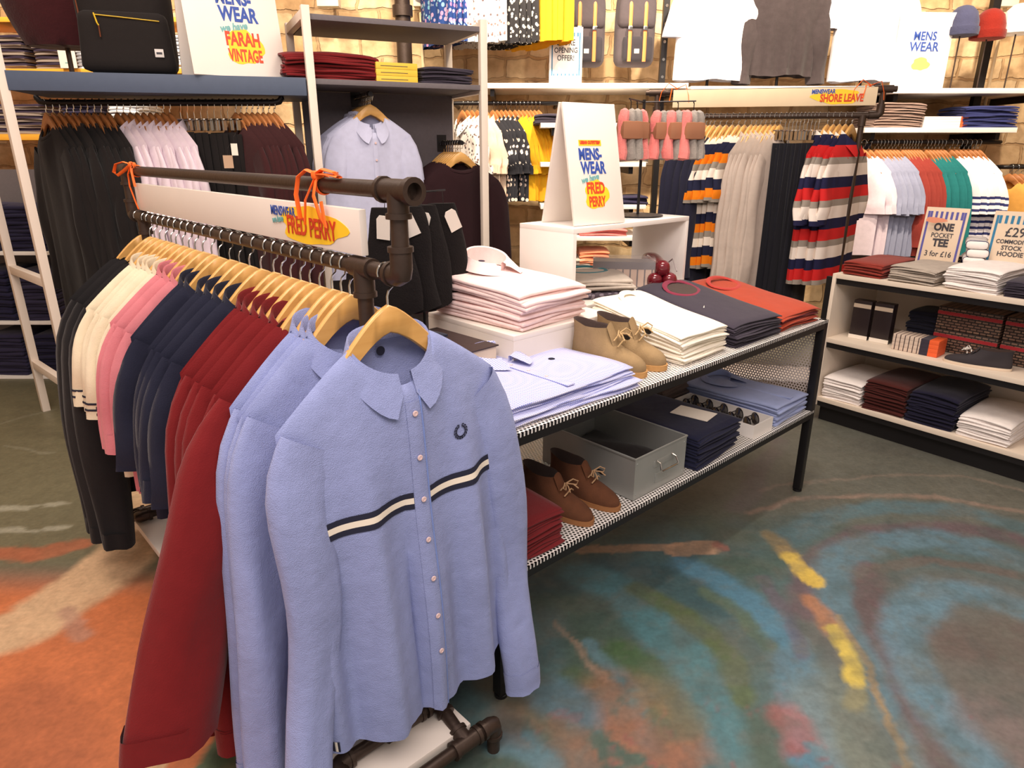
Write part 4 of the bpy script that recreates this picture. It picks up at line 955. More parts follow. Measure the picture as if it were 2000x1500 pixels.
MB().tube([(.055, -.10, .07), (.065, -.02, .11), (.05, .08, .05)], .003, 6).build('cord', plain('grey_cord', (150, 140, 140), .4), gl)
# left back corner of the table: books and dark tees
bkm = plain('dark_book_cover', (52, 36, 34), .45, 0, .1, 20, .1); pag = plain('book_pages', (226, 206, 182), .8)
for i, (w_, z, dx, nm) in enumerate(((.235, TZ+.001, 0, 'lower'), (.225, TZ+.054, -.005, 'upper'))):
    o = thing('hardback_book', f'dark hardback book left of the white platform, {nm} of the two', 'book', tw(.235+dx, .38, z), ROT+R_(2), 'dark books beside the platform')
    MB().box(-w_/2+.004, w_/2-.006, .006, .304, .004, .046).build('page_block', pag, o, False)
    mb = MB(); mb.box(-w_/2, w_/2, 0, .31, 0, .004); mb.box(-w_/2, w_/2, 0, .31, .046, .050); mb.box(-w_/2-.004, -w_/2, 0, .31, 0, .050, b=.001); mb.build('cover', bkm, o, False)
stack_at('folded_tshirt', tw(.13, .50, TZ+.001), ROT+R_(8), .22, .28, .016, 2, cloth('wine_cloth', (132, 36, 52)), 'folded wine red T-shirt', 'T-shirt', 'at the back left of the table', 'wine T-shirts on the table', 41)
stack_at('folded_tshirt', tw(.16, .56, TZ+.034), ROT+R_(8), .26, .24, .017, 5, NAVY, 'folded dark navy T-shirt', 'T-shirt', 'at the back left of the table', 'dark T-shirts on the table', 43)
# black garments with tags on a counter stand behind the books
st2 = thing('garment_stand', 'thin black counter stand hung with tagged black caps of cloth', 'stand', tw(.30, .72, TZ+.001), ROT)
st2['label'] = 'thin black counter stand hung with black shorts at the back left of the table'
MB().lathe([(.001, 0), (.07, 0), (.07, .004), (.01, .007), (.001, .007)], 22).build('base', BLACKM, st2)
MB().tube([(0, 0, .005), (0, 0, .555)], .005, 8).build('pole', BLACKM, st2)
MB().tube([(-.17, -.02, .55), (.12, .02, .555)], .0035, 6).build('arm', BLACKM, st2)
def make_shorts(lab, seed):
    r = random.Random(seed); ph = [r.uniform(0, 6) for _ in range(4)]
    o = thing('black_shorts', lab, 'shorts', group='black shorts on the counter stand'); mb = MB()
    def f(u, v):
        a = 2*math.pi*u; w = .050+.050*v**.7+.006*math.sin(3*a+ph[0]); d = .016+.022*v
        return Vector((w*math.cos(a)*(1+.08*math.sin(6*v+ph[1])), d*math.sin(a)*(1+.3*math.sin(2*a+ph[2])), -.035-.33*v+.012*math.cos(2*a)*v))
    mb.grid(f, 26, 14, 0, True, True); mb.grid(lambda u, v: Vector((f(u, 1).x*(1-v), f(u, 1).y*(1-v), f(u, 1).z+.01*v)), 26, 2, 0, True, True); mb.grid(lambda u, v: Vector((f(u, 0).x*(1-v), f(u, 0).y*(1-v), f(u, 0).z)), 26, 2, 0, True); mb.build('cloth', cloth('black_knit', (24, 20, 20), .98, .03, 200, .4), o)
    MB().tube([(0, 0, .003), (0, -.004, -.02), (0, -.012, -.05)], .0012, 4).build('tag_string', BLACKM, o)
    M = Matrix.Translation((0.006, -.046, -.055)) @ Matrix.Rotation(r.uniform(-.45, .45), 4, 'Y') @ Matrix.Rotation(R_(12), 4, 'X')
    MB().prism([(-.021, -.075), (.021, -.075), (.021, -.012), (.012, 0), (-.012, 0), (-.021, -.012)], -.0006, .0006, lambda u, v, a: M @ Vector((u, a, v))).build('swing_tag', PAPER, o, False)
    return o
for i, (x, w) in enumerate(((-.15, 'farthest left on the arm'), (-.075, 'second from the left'), (.0, 'third from the left'), (.095, 'farthest right on the arm'))):
    o = make_shorts(f'black knitted shorts with a pale tag, {w} on their stand', i+3); q = Matrix.Rotation(ROT, 4, 'Z') @ Vector((x, -.01+x*.13, 0)); place(o, Vector(st2.location)+q+Vector((0, 0, .549)), ROT+R_(-50+10*i))
# ------------------------------------------------------------------ lower shelf
ol = lambda x, y: tw(x, y, LZ+.001)
stack_at('folded_sweater', ol(.13, .02), ROT, .28, .32, .0135, 9, MAROON, 'folded maroon sweater', 'sweater', 'left of the brown boots', 'maroon sweaters on the lower shelf', 51, None, .004, .006)
BBOOT = plain('brown_suede', (96, 56, 32), .95, 0, .15, 40, .3, 300); BS = plain('tan_sole', (150, 100, 58), .8)
for i, (x, lab) in enumerate(((.385, 'brown suede desert boot on the lower shelf, left of its pair, by the maroon sweaters'), (.515, 'brown suede desert boot on the lower shelf, right of its pair, by the metal bin'))):
    o = make_boot(BBOOT, BS, plain('pale_lace', (176, 140, 104), .8), DARKIN, lab, 'brown desert boots', .295, .048, TAGM if i else None); place(o, ol(x, .315), ROT+R_(3))
STEEL = plain('galvanised_steel', (176, 178, 174), .45, .55, .12, 6, .05, 30)
bn = thing('metal_bin', 'galvanised steel storage bin with a wire handle on the lower shelf', 'bin', ol(.615, .03), ROT)
bw, bd, bh = .29, .42, .150
mb = MB()
for b_ in ((0, bw, 0, .003, 0, bh), (0, bw, bd-.003, bd, 0, bh), (0, .003, .003, bd-.003, 0, bh), (bw-.003, bw, .003, bd-.003, 0, bh), (0, bw, 0, bd, 0, .003)): mb.box(*b_)
mb.build('body', STEEL, bn, False)
MB().tube([(0, 0, bh), (bw, 0, bh), (bw, bd, bh), (0, bd, bh)], .0045, 8, 0, 1, True).build('rolled_rim', STEEL, bn)
mb = MB(); mb.box(.10, .215, -.002, 0, .088, .112, b=.0006)
mb.box(.115, .20, -.0025, 0, .028, .062, b=.0006); mb.build('label_plate', STEEL, bn)
MB().tube([(.112, -.003, .112), (.112, -.02, .108), (.108, -.028, .088), (.112, -.028, .082), (.20, -.028, .082), (.204, -.028, .088), (.20, -.02, .108), (.20, -.003, .112)], .0035, 8).build('handle', CHROME, bn)
MB().rbox(.13, .19, .03, .028, 10, 10, 4, 0, (bw/2, bd/2, .036), lambda X, Y, Z: (X, Y, Z+.008*math.sin(30*X+20*Y))).build('dark_lining', cloth('bin_cloth', (30, 26, 26)), bn)
for x, y in ((.012, .13), (.278, .13), (.012, .02), (.278, .02)): MB().lathe([(.001, -.001), (.004, -.001), (.0035, .0015), (.001, .002)], 8, 0, (0, 0, 0), Matrix.Translation((x, 0, y)) @ Matrix.Rotation(R_(90), 4, 'X')).build('rivet', STEEL, bn)
stack_at('folded_jeans', ol(1.11, .02), ROT+R_(2), .30, .50, .019, 7, cloth('navy_denim', (30, 32, 56), .92, .1, 500, .3), 'folded navy denim jeans', 'jeans', 'right of the metal bin', 'navy jeans on the lower shelf', 57,
         lambda o, w, d, t: MB().box(-.05, .05, .05, .20, t+.002, t+.004, 0, 0, Matrix.Translation((.06, .02, 0)) @ Matrix.Rotation(R_(8), 4, 'Z')).build('price_card', PAPER, o), .005, .010)
tr = thing('sunglasses_tray', 'white tray of dark sunglasses on the lower shelf', 'tray', ol(1.375, .02), ROT)
mb = MB(); tw_, td_, th_ = .155, .40, .055
for b_ in ((0, tw_, 0, .006, 0, th_), (0, tw_, td_-.006, td_, 0, th_), (0, .006, .006, td_-.006, 0, th_), (tw_-.006, tw_, .006, td_-.006, 0, th_), (.006, tw_-.006, .006, td_-.006, 0, .004)): mb.box(*b_)
mb.build('tray_body', WHITE2, tr, False)
GLS = plain('dark_lens', (24, 16, 14), .06, 0, .02, 8, 0, 60, .5)
for i in range(5):
    o = thing('sunglasses', f'dark round sunglasses in the white tray, {ordn(i+1)} from the front', 'sunglasses', ol(1.375+tw_/2, .02+.055+.072*i)+Vector((0, 0, .030)), ROT, 'sunglasses in the tray')
    for sx in (-1, 1):
        M = Matrix.Translation((sx*.033, 0, .012)) @ Matrix.Rotation(R_(65), 4, 'X')
        MB().lathe([(.001, .003), (.016, .002), (.024, 0), (.016, -.001), (.001, -.001)], 18, 0, (0, 0, 0), M).build('lens', GLS, o)
        ring2 = [M @ Vector((.025*math.cos(a), .025*math.sin(a), 0)) for a in [2*math.pi*k/18 for k in range(18)]]
        MB().tube(ring2, .0028, 6, 0, 1, True).build('rim', GLS, o)
        MB().tube([(sx*.058, 0, .016), (sx*.060, .03, .012), (sx*.04, .05, .0)], .0022, 6).build('temple', GLS, o)
    MB().tube([(-.009, 0, .018), (0, 0, .022), (.009, 0, .018)], .0022, 6).build('bridge', GLS, o)
stack_at('folded_shirt', ol(1.70, .02), ROT+R_(1), .28, .46, .024, 4, BLUEL, 'folded pale blue shirt', 'shirt', 'beside the perforated end panel', 'pale blue shirts on the lower shelf', 63, lambda o, w, d, t: shirt_top(o, w, d, t, BLUEL, False), .006, .010)
stack_at('folded_tshirt', ol(1.45, .44), ROT+R_(1), .22, .32, .03, 4, cloth('brown_grey', (92, 78, 74)), 'folded brown grey T-shirt', 'T-shirt', 'behind the sunglasses tray', 'brown grey T-shirts on the lower shelf', 67)
# ------------------------------------------------------------------ white gondola on the right
GA0 = Vector((1.768, 3.688, 0)); GD = Vector((.611, -.792, 0)); GB = Vector((.792, .611, 0)); GROT = math.atan2(GD.y, GD.x)
GL, GDP = 1.75, .52
gz = (.15, .50, .860)
gon = thing('shelf_unit', 'low cream shelf unit with three shelves at the right edge', 'shelf unit', GA0, GROT)
def gl_(x, y, z=0): return GA0+GD*x+GB*y+Vector((0, 0, z))
for z, nm in ((gz[0], 'bottom_shelf'), (gz[1], 'middle_shelf'), (gz[2], 'top_shelf')):
    MB().box(.0, GL, 0, GDP, z-.024, z, b=.001).build(nm, CREAMF, gon)
    MB().box(.002, GL, .008, .03, z-.055, z-.0245).build('shelf_rail', BLACKM, gon, False)
MB().box(-.02, 0, 0, GDP, .10, gz[2], b=.001).build('side_board', CREAMF, gon)
MB().box(.0, GL, .05, GDP-.03, 0, .094).build('plinth', BLACKM, gon, False)
MB().box(0, GL, GDP, GDP+.015, .1, gz[2]).build('back_board', CREAMF, gon, False)
for x in (-.022,): MB().box(x-.03, x, .0, .03, 0, gz[2]-.02).build('post', BLACKM, gon, False)
def gx(px, py, z): p = onplane(px, py, GA0, 90-math.degrees(GROT)); return (p-GA0).dot(GD)
GRW = cloth('grey_wool', (176, 164, 152), .93, .1, 300, .3, .12); WHT2 = cloth('bright_white', (240, 232, 228), .92, .05)
def gst(x, z, w, d, t, n, mat, lab, cat, where, grp, seed, y=.02, **k): return stack_at('folded_tshirt', gl_(x, y, gz[z]+.001), GROT, w, d, t, n, mat, lab, cat, where, grp, seed, None, k.pop('jit', .007), k.pop('sag', .014), k.pop('mats', None))
gst(.125, 2, .21, .40, .0165, 5, cloth('brick_red', (138, 52, 42)), 'folded brick red T-shirt', 'T-shirt', 'at the left end of the shelf unit', 'brick red T-shirts on the shelf unit', 71)
gst(.375, 2, .225, .40, .0125, 7, GRW, 'folded grey marl T-shirt', 'T-shirt', 'in front of the one pocket tee sign', 'grey T-shirts on the shelf unit', 73)
gst(.635, 2, .23, .40, .0145, 8, WHT2, 'folded white T-shirt', 'T-shirt', 'in front of the price sign', 'white T-shirts on the shelf unit', 75)
gst(.88, 2, .21, .40, .012, 7, CHAR, 'folded dark T-shirt', 'T-shirt', 'at the right edge of the shelf unit top', 'dark T-shirts on the shelf unit', 77)
STRW = striped('navy_white_roll', [(0, (238, 232, 228)), (.72, (40, 44, 90))], .05, 1)
for i in range(5):
    o = MB().rbox(.05, .13, .022, .02, 6, 10, 4).build('rolled_tshirt', STRW); place(o, gl_(.495+.01*(i % 2), .42, gz[2]+.024+.040*i), GROT+R_(20)); tag(o, f'white T-shirt with navy stripes, {ordn(5-i)} from the top of the pile between the two signs', 'T-shirt', 'striped T-shirts on the shelf unit')
o = MB().rbox(.10, .09, .03, .02, 8, 8, 3).build('folded_tshirt', MAROON); place(o, gl_(.10, .44, gz[2]+.032), GROT); tag(o, 'folded dark red T-shirt behind the brick red stack on the shelf unit', 'T-shirt')
def price_sign(label, x, y, w, h, cols, lines, lean=6):
    o = thing('price_sign', label, 'sign', gl_(x, y, gz[2]+.055), GROT+R_(6))
    M = Matrix.Rotation(R_(-lean), 4, 'X')
    def fin(ob): ob.data.transform(M); return ob
    fin(MB().box(-w/2, w/2, 0, .006, 0, h, b=.001).build('board', plain('sign_card', (226, 204, 178), .6), o))
    mb = MB()
    for i in range(7):
        xx = -w*.36+i*w*.12; mb.box(xx-w*.028, xx+w*.028, -.001, 0, h*.80, h*.93)
    for sx in (-1, 1): mb.box(sx*w*.42-w*.025, sx*w*.42+w*.025, -.001, 0, h*.05, h*.93)
    fin(mb.build('striped_border', cols, o, False))
    for s_, sz, zz, m_, sx, b_ in lines: fin(lettering(s_, sz*w, m_, o, (0, -.0014, zz*h), b_*w, .0003, 0, sx))
    return o
STB = plain('sign_violet', (86, 84, 160), .6); STT = plain('sign_teal', (40, 120, 160), .6)
fs_ = price_sign('small striped border sign reading one pocket tee behind the grey T-shirts', .345, .35, .20, .30, STB, [('ONE', .26, .66, INK_DARK, .85, .012), ('POCKET', .17, .52, INK_DARK, .8, .002), ('TEE', .27, .39, INK_DARK, .85, .012), ('3 for £16', .20, .20, INK_DARK, .85, .002)], 8)
ps_ = price_sign('small striped border sign with a £29 price behind the white T-shirts', .665, .36, .21, .30, STT, [('£29', .30, .66, INK_DARK, .9, .003), ('COMMODITY', .13, .51, INK_DARK, .85, .003), ('STOCK', .14, .41, INK_DARK, .9, .003), ('HOODIE', .15, .31, INK_DARK, .9, .003)], 8)
blob(fs_, plain('sign_pink', (226, 150, 120), .6), -.035, .235, .05, .014, -.008, 3)
# middle shelf
for i, x in enumerate((.115, .225)):
    o = thing('boxed_underwear', f'black boxed pack with a white label on the middle shelf, {"left" if i == 0 else "right"} of the two', 'box', gl_(x, .14+.01*i, gz[1]+.001), GROT+R_(4), 'black boxed packs')
    MB().box(-.048, .048, -.03, .03, 0, .215, b=.002).build('carton', plain('black_card', (40, 30, 32), .35), o)
    MB().box(-.046, .046, -.0312, -.0302, .175, .197).build('top_label', plain('label_cream', (206, 186, 164), .5), o, False)
    MB().box(-.05, .05, -.0316, -.0306, 0, .022).build('bottom_label', PAPER, o, False)
gst(.40, 1, .20, .22, .032, 6, cloth('ink_navy', (26, 26, 40)), 'folded ink navy sweater', 'sweater', 'behind the small striped packs', 'navy sweaters on the middle shelf', 81, y=.24)
def brickprint():
    m, nt, b = newmat('brick_print'); tc = N(nt, 'ShaderNodeTexCoord'); mp = N(nt, 'ShaderNodeMapping'); mp.inputs['Rotation'].default_value = (R_(90), 0, 0); L(nt, tc.outputs['Object'], mp.inputs[0])
    bk = N(nt, 'ShaderNodeTexBrick'); L(nt, mp.outputs[0], bk.inputs['Vector']); bk.inputs['Scale'].default_value = 1; bk.inputs['Brick Width'].default_value = .03; bk.inputs['Row Height'].default_value = .014; bk.inputs['Mortar Size'].default_value = .003
    bk.inputs['Color1'].default_value = (*s2l((142, 112, 92)), 1); bk.inputs['Color2'].default_value = (*s2l((110, 84, 72)), 1); bk.inputs['Mortar'].default_value = (*s2l((36, 28, 26)), 1)
    L(nt, bk.outputs['Color'], b.inputs['Base Color']); b.inputs['Roughness'].default_value = .5; return m
BRP = brickprint(); REDB = plain('red_band', (176, 44, 52), .5)
for i in range(4):
    k = i // 2; lv = i % 2
    o = thing('shoe_box', f'brick-patterned shoe box with a red band, {"lower" if lv == 0 else "upper"} one {"left" if k == 0 else "right"} of the gap', 'box', gl_(.60+k*.305, .22, gz[1]+.001+.118*lv), GROT, 'brick-patterned shoe boxes')
    MB().box(-.145, .145, 0, .26, 0, .115, b=.002).build('carton', BRP, o)
    MB().box(-.146, .146, -.0012, -.0002, .075, .092).build('red_band', REDB, o, False)
pk_ = striped('pack_stripes', [(0, (206, 186, 170)), (.8, (70, 54, 56))], .022, 0)
for i in range(4):
    o = thing('sock_pack', f'small flat checked pack with an orange end on the middle shelf, {ordn(4-i)} from the top', 'pack', gl_(.43, .06, gz[1]+.001+.021*i), GROT+R_(2), 'small flat packs')
    MB().box(-.105, .03, 0, .11, 0, .0205, b=.001).build('wrapped_end', pk_, o); MB().box(.03, .07, 0, .11, 0, .0205).build('dark_band', CHAR, o, False)
    MB().box(.07, .115, 0, .11, 0, .0205, b=.001).build('orange_end', plain('orange_card', (240, 100, 50), .5), o)
sn = make_boot(plain('dark_canvas', (52, 46, 50), .9), plain('white_rubber', (226, 206, 184), .6), plain('white_lace', (236, 230, 222), .7), DARKIN, 'dark canvas trainer with a pale rubber sole at the right edge of the middle shelf'); sn.name = 'canvas_trainer'; sn['category'] = 'shoe'
place(sn, gl_(.86, .11, gz[1]+.001), GROT+R_(-78)); sn.scale = (1, 1, .75)
gst(.12, 0, .22, .42, .017, 8, WHT2, 'folded white sweatshirt on the bottom shelf', 'sweatshirt', 'at its left end', 'white sweatshirts on the bottom shelf', 91)
gst(.355, 0, .22, .42, .020, 9, cloth('dark_maroon', (70, 26, 22)), 'folded dark maroon sweatshirt', 'sweatshirt', 'on the bottom shelf left of the navy', 'maroon sweatshirts on the bottom shelf', 93)
gst(.585, 0, .23, .42, .020, 9, cloth('deep_navy', (24, 22, 44)), 'folded deep navy sweatshirt', 'sweatshirt', 'on the bottom shelf right of the maroon', 'navy sweatshirts on the bottom shelf', 95)
gst(.83, 0, .23, .42, .017, 7, WHT2, 'folded white sweatshirt', 'sweatshirt', 'on the bottom shelf right of the navy', 'white sweatshirts right of the navy', 97)
# ------------------------------------------------------------------ left shelving unit and its end bay
PL = AY(36, 300, 3.42); PL.z = 0; PR = AY(611, 200, 3.78); PR.z = 0
LDIR = (PR-PL).normalized(); LB = Vector((-LDIR.y, LDIR.x, 0)); LROT = math.atan2(LDIR.y, LDIR.x); LLEN = (PR-PL).length
EAZ = 65.0; ED = Vector((math.sin(R_(EAZ)), math.cos(R_(EAZ)), 0)); EB = Vector((-ED.y, ED.x, 0)); EROT = math.atan2(ED.y, ED.x)
pe = onplane(944, 200, PR, EAZ); ELEN = (Vector((pe.x, pe.y, 0))-PR).length
FRM = plain('painted_frame', (228, 214, 200), .5, 0, .03); DGREY = plain('dark_grey_board', (106, 99, 103), .75, 0, .08, 60); SLATE = plain('slate_blue_board', (72, 84, 106), .6, 0, .05, 40)
def ladder(parent, M, depth, h, rungs, nm='end_frame'):
    mb = MB()
    for y in (0, depth): mb.box(-.020, .020, y-.020, y+.020, 0, h, 0, .002, M)
    for z in rungs: mb.box(-.018, .018, .020, depth-.020, z-.022, z+.022, 0, .001, M)
    return mb.build(nm, FRM, parent)
lu = thing('shelving_frame', 'tall white framed shelving bay at the upper left with a slate blue shelf', 'shelving', PL, LROT)
LDEP = .50; SH = 1.845
ladder(lu, Matrix.Rotation(R_(33), 4, 'Z'), .64, 2.6, (.30, .86, 1.80, 2.45))
MB().box(.022, LLEN-.025, -.012, LDEP, SH-.085, SH, b=.002).build('slate_shelf', SLATE, lu)
def lw(x, y, z=0): return PL+LDIR*x+LB*y+Vector((0, 0, z))
eb = thing('display_bay', 'white framed end bay with dark grey shelves and back panel, left of centre', 'shelving', PR, EROT)
EDEP = .56
zs1 = onplane(780, 160, PR, EAZ).z; zs2 = onplane(780, 40, PR, EAZ).z
for x in (0, ELEN): ladder(eb, Matrix.Translation((x, 0, 0)), EDEP, zs2+.035, (zs1-.02, zs2-.0, .3))
MB().box(.020, ELEN-.020, -.005, EDEP, zs1-.026, zs1, b=.001).build('lower_shelf', DGREY, eb); MB().box(.020, ELEN-.020, -.005, EDEP, zs2-.026, zs2, b=.001).build('upper_shelf', DGREY, eb)
MB().box(.020, ELEN-.02, EDEP-.10, EDEP-.08, .25, zs1-.028).build('back_panel', DGREY, eb, False)
def ew(x, y, z=0): return PR+ED*x+EB*y+Vector((0, 0, z))
gen_h0 = make_hanger(0, None, .195, -.062); gen_f = [True]; BROWNW = woodmat('brown_hanger_wood', (160, 100, 55), (186, 124, 74), 9, .4); brn_h0 = make_hanger(0, BROWNW, .19, -.062); brn_f = [True]
clip_f = [True]; clip0 = None
def hang_row(origin, d, rot, n, span, zrail, protos, lab, cat, grp, hgroup, hword, ends, kind='wood', neck=.118, jig=.04, seed=1):
    """n garments along a rail: hook on the rail, garment below; ends = phrase naming where counting starts"""
    r = random.Random(seed); used = [False]*len(protos)
    for i in range(n):
        p = origin+d*(span*(i+.5)/n); p = Vector((p.x, p.y, zrail)); k = i % len(protos); a = rot+r.uniform(-jig, jig)
        o = protos[k] if not used[k] else copy_tree(protos[k]); used[k] = True
        place(o, p-Vector((0, 0, neck+r.uniform(-.004, .006))), a+r.uniform(-.02, .02), r.uniform(-.012, .012), r.uniform(-.015, .015)); pos = f'{ordn(i+1)} from {ends}'
        tag(o, f'{lab}, {pos}', cat, grp)
        pr, fl = {'wood': (gen_h0, gen_f), 'brown': (brn_h0, brn_f)}[kind] if kind in ('wood', 'brown') else (clip0, clip_f)
        hang(p, a, f'{hword}, {pos}', hgroup, pr, fl)
def make_trousers(name, mat, w=.115, L_=1.0, d=.03, seed=1):
    r = random.Random(seed); ph = [r.uniform(0, 6) for _ in range(4)]; mb = MB()
    def f(u, v):
        a = 2*math.pi*u; ww = w*(1+.15*v)+.006*math.sin(4*a+ph[0]); return Vector((ww*math.cos(a), d*math.sin(a)*(1+.4*math.sin(3*a+ph[1]+2*v)), -.01-L_*v+.01*math.cos(a)*v))
    mb.grid(f, 22, 12, 0, True, True)
    for v0, fl in ((1, True), (0, False)): mb.grid(lambda u, v: Vector((f(u, v0).x*(1-v), f(u, v0).y*(1-v), f(u, v0).z)), 22, 2, 0, True, fl)
    return mb.build(name, mat)
def make_clip():
    mb = MB(); mb.tube([(-.15, 0, -.10), (.15, 0, -.10)], .004, 6)
    for x in (-.10, .10): mb.box(x-.007, x+.007, -.008, .008, -.152, -.095)
    o = mb.build('clip_hanger', CHROME); pts = [(0, 0, -.10), (0, 0, -.06), (.010, 0, -.048)]
    for i in range(9):
        a = R_(-20+i*26); pts.append((.0189*math.cos(a), 0, -.0165+.0189*math.sin(a)))
    MB().tube(pts, .0021, 4).build('hook', CHROME, o); return o
clip0 = make_clip()
# rail under the slate shelf
ya = 3.80
r0, r1 = AY(78, 195, ya), AY(545, 193, ya); zr = (r0.z+r1.z)/2; r0.z = r1.z = zr
rl_ = thing('hanging_rail', 'black pipe hanging rail under the slate blue shelf', 'rail', r0, 0)
lr = (r1-r0).length; up_ = SH-.087-zr
MB().tube([(-.02, 0, up_), (-.02, 0, .03), (.0, 0, .006), (.03, 0, 0), (lr-.03, 0, 0), (lr, 0, .006), (lr+.02, 0, .03), (lr+.02, 0, up_)], .016, 12).build('rail_pipe', BLACKM, rl_)
rl_.location.z = zr-.0165
zt = zr
nr = R_(-41)      # near shoulder of these garments points right and towards the camera
BLK2 = cloth('black_fleece', (30, 26, 26), .96, .08); WSH = cloth('white_lilac_shirt', (222, 206, 216), .92, .05); MRN2 = cloth('dark_maroon_knit', (58, 26, 28), .96, .1)
bs = [make_garment('sweatshirt', BLK2, Garment(seed=101+i, hs=.24, L=1.0, slen=.75, d=.03, sr=.08, nu=20, nv=12), 'crew', None, 1) for i in range(3)]
dx = Vector((1, 0, 0))
hang_row(r0+dx*.0, dx, nr, 10, .36, zt, bs, 'black sweatshirt on the rail under the slate blue shelf', 'sweatshirt', 'black sweatshirts on the left rail', 'brown hangers on the left rail', 'brown wooden hanger of the black sweatshirts on the left rail', 'the left', 'brown', seed=2)
ws = [make_garment('white_shirt', WSH, Garment(seed=111+i, hs=.235, L=.85, slen=.7, d=.022, sr=.07, nu=20, nv=12), 'shirt', None, 1) for i in range(3)]
hang_row(r0+dx*.37, dx, nr, 9, .31, zt, ws, 'white shirt on the rail under the slate blue shelf', 'shirt', 'white shirts on the left rail', 'brown hangers on the left rail', 'brown wooden hanger carrying the white shirts on the left rail', 'the left', 'brown', seed=3)
ts = [make_trousers('black_trousers', BLK2, .12, .95, .018, 121+i) for i in range(2)]
hang_row(r0+dx*.70, dx, nr, 8, .28, zt, ts, 'black trousers clipped to a chrome hanger on the left rail', 'trousers', 'black trousers on the left rail', 'clip hangers on the left rail', 'chrome clip hanger on the left rail', 'the left', 'clip', .155, seed=4)
for i, (x, y, w_, h_, m_) in enumerate(((446, 316, .045, .06, plain('kraft_tag', (190, 158, 130), .7)), (458, 292, .03, .055, PAPER))):
    o = thing('swing_tag', f'{"square kraft" if i == 0 else "narrow white"} swing tag hanging from the black trousers on the left rail', 'tag', AY(x, y, 3.50), R_(10))
    MB().box(-w_/2, w_/2, -.001, .001, -h_/2, h_/2).build('card', m_, o, False); MB().tube([(0, 0, h_/2), (0, .01, h_/2+.03), (0, .12, h_/2+.06)], .001, 4).build('string', BLACKM, o)
ms = [make_garment('maroon_cardigan', MRN2, Garment(seed=131+i, hs=.24, L=.80, slen=.7, d=.026, sr=.075, nu=20, nv=12), 'plain', None, 1) for i in range(2)]
hang_row(r0+dx*.99, dx, nr, 8, .23, zt, ms, 'dark maroon cardigan on the rail under the slate blue shelf', 'cardigan', 'maroon cardigans on the left rail', 'brown hangers on the left rail', 'brown wooden hanger carrying the maroon cardigans on the left rail', 'the left', 'brown', seed=5)
# on the slate shelf: backpack, board, bust
BPK = cloth('black_canvas', (30, 25, 24), .85, .05, 500, .2)
bp = thing('backpack', 'black backpack with a yellow front zip on the slate blue shelf', 'backpack', lw(.52, .14, SH+.001), LROT+R_(2))
MB().rbox(.215, .085, .29, .075, 12, 8, 14, 0, (0, .10, .29), lambda x, y, z: (x*(1-.12*max(0, z/.29)**2+.02*math.sin(9*z)), y-.018*math.cos(x*6)*(1 if y < 0 else 0), z)).build('main_body', BPK, bp)
MB().rbox(.205, .035, .135, .034, 12, 5, 10, 0, (0, .015, .15), lambda x, y, z: (x*(1-.05*(z/.135)), y-.012*math.cos(x*6), z)).build('front_pocket', BPK, bp)
MB().tube([(-.11, -.032, .262), (0, -.036, .255), (.165, -.028, .245)], .0045, 6, 0, .6).build('zip', plain('yellow_zip', (214, 178, 60), .5), bp)
MB().tube([(-.115, -.034, .268), (-.105, -.044, .225), (-.100, -.042, .215)], .007, 6, 0, .5).build('zip_puller', plain('yellow_cord', (226, 186, 40), .6), bp)
MB().tube([(-.100, -.042, .214), (-.101, -.040, .165)], .006, 6, 0, .5).build('puller_end', plain('brown_leather', (110, 56, 30), .6), bp)
MB().tube([(-.195, .03, .33), (-.19, .02, .26), (-.185, .02, .21)], .007, 6, 0, .5).build('side_puller', plain('brown_leather', (110, 56, 30), .6), bp)
MB().box(.125, .165, -.0340, -.0320, .085, .122, b=.0005).build('label_patch', plain('woven_patch', (210, 204, 200), .7), bp); MB().box(.132, .158, -.0346, -.0341, .098, .108).build('patch_print', INK_DARK, bp, False)
aboard('menswear_board', 'white folding menswear board standing on the slate blue shelf', lw(1.0, .17, SH+.001), LROT+R_(22), .46, .645, poster_lines(1.42, 'FARAH', 'VINTAGE', .62, .50, .02), 10)
bst = thing('display_bust', 'dark maroon fleece on a pole stand at the top left corner', 'garment', lw(.14, .60, SH+.001), LROT)
mb = MB(); mb.grid(lambda u, v: Vector(((.29-.10*v**2+.012*math.sin(8*math.pi*u))*math.cos(2*math.pi*u), (.20-.07*v**2)*math.sin(2*math.pi*u), .55-.38*v)), 32, 10, 0, True, True)
mb.grid(lambda u, v: Vector((.19*(1-v)*math.cos(2*math.pi*u), .13*(1-v)*math.sin(2*math.pi*u), .17+.0*v)), 32, 2, 0, True, True); mb.build('fleece', cloth('maroon_fleece', (62, 22, 26), .97, .2, 120, .5), bst)
MB().tube([(-.01, 0, 0), (-.01, 0, .2)], .013, 8).build('pole', PIPE, bst); MB().lathe([(.001, 0), (.10, 0), (.10, .006), (.001, .01)], 20).build('base', PIPE, bst)
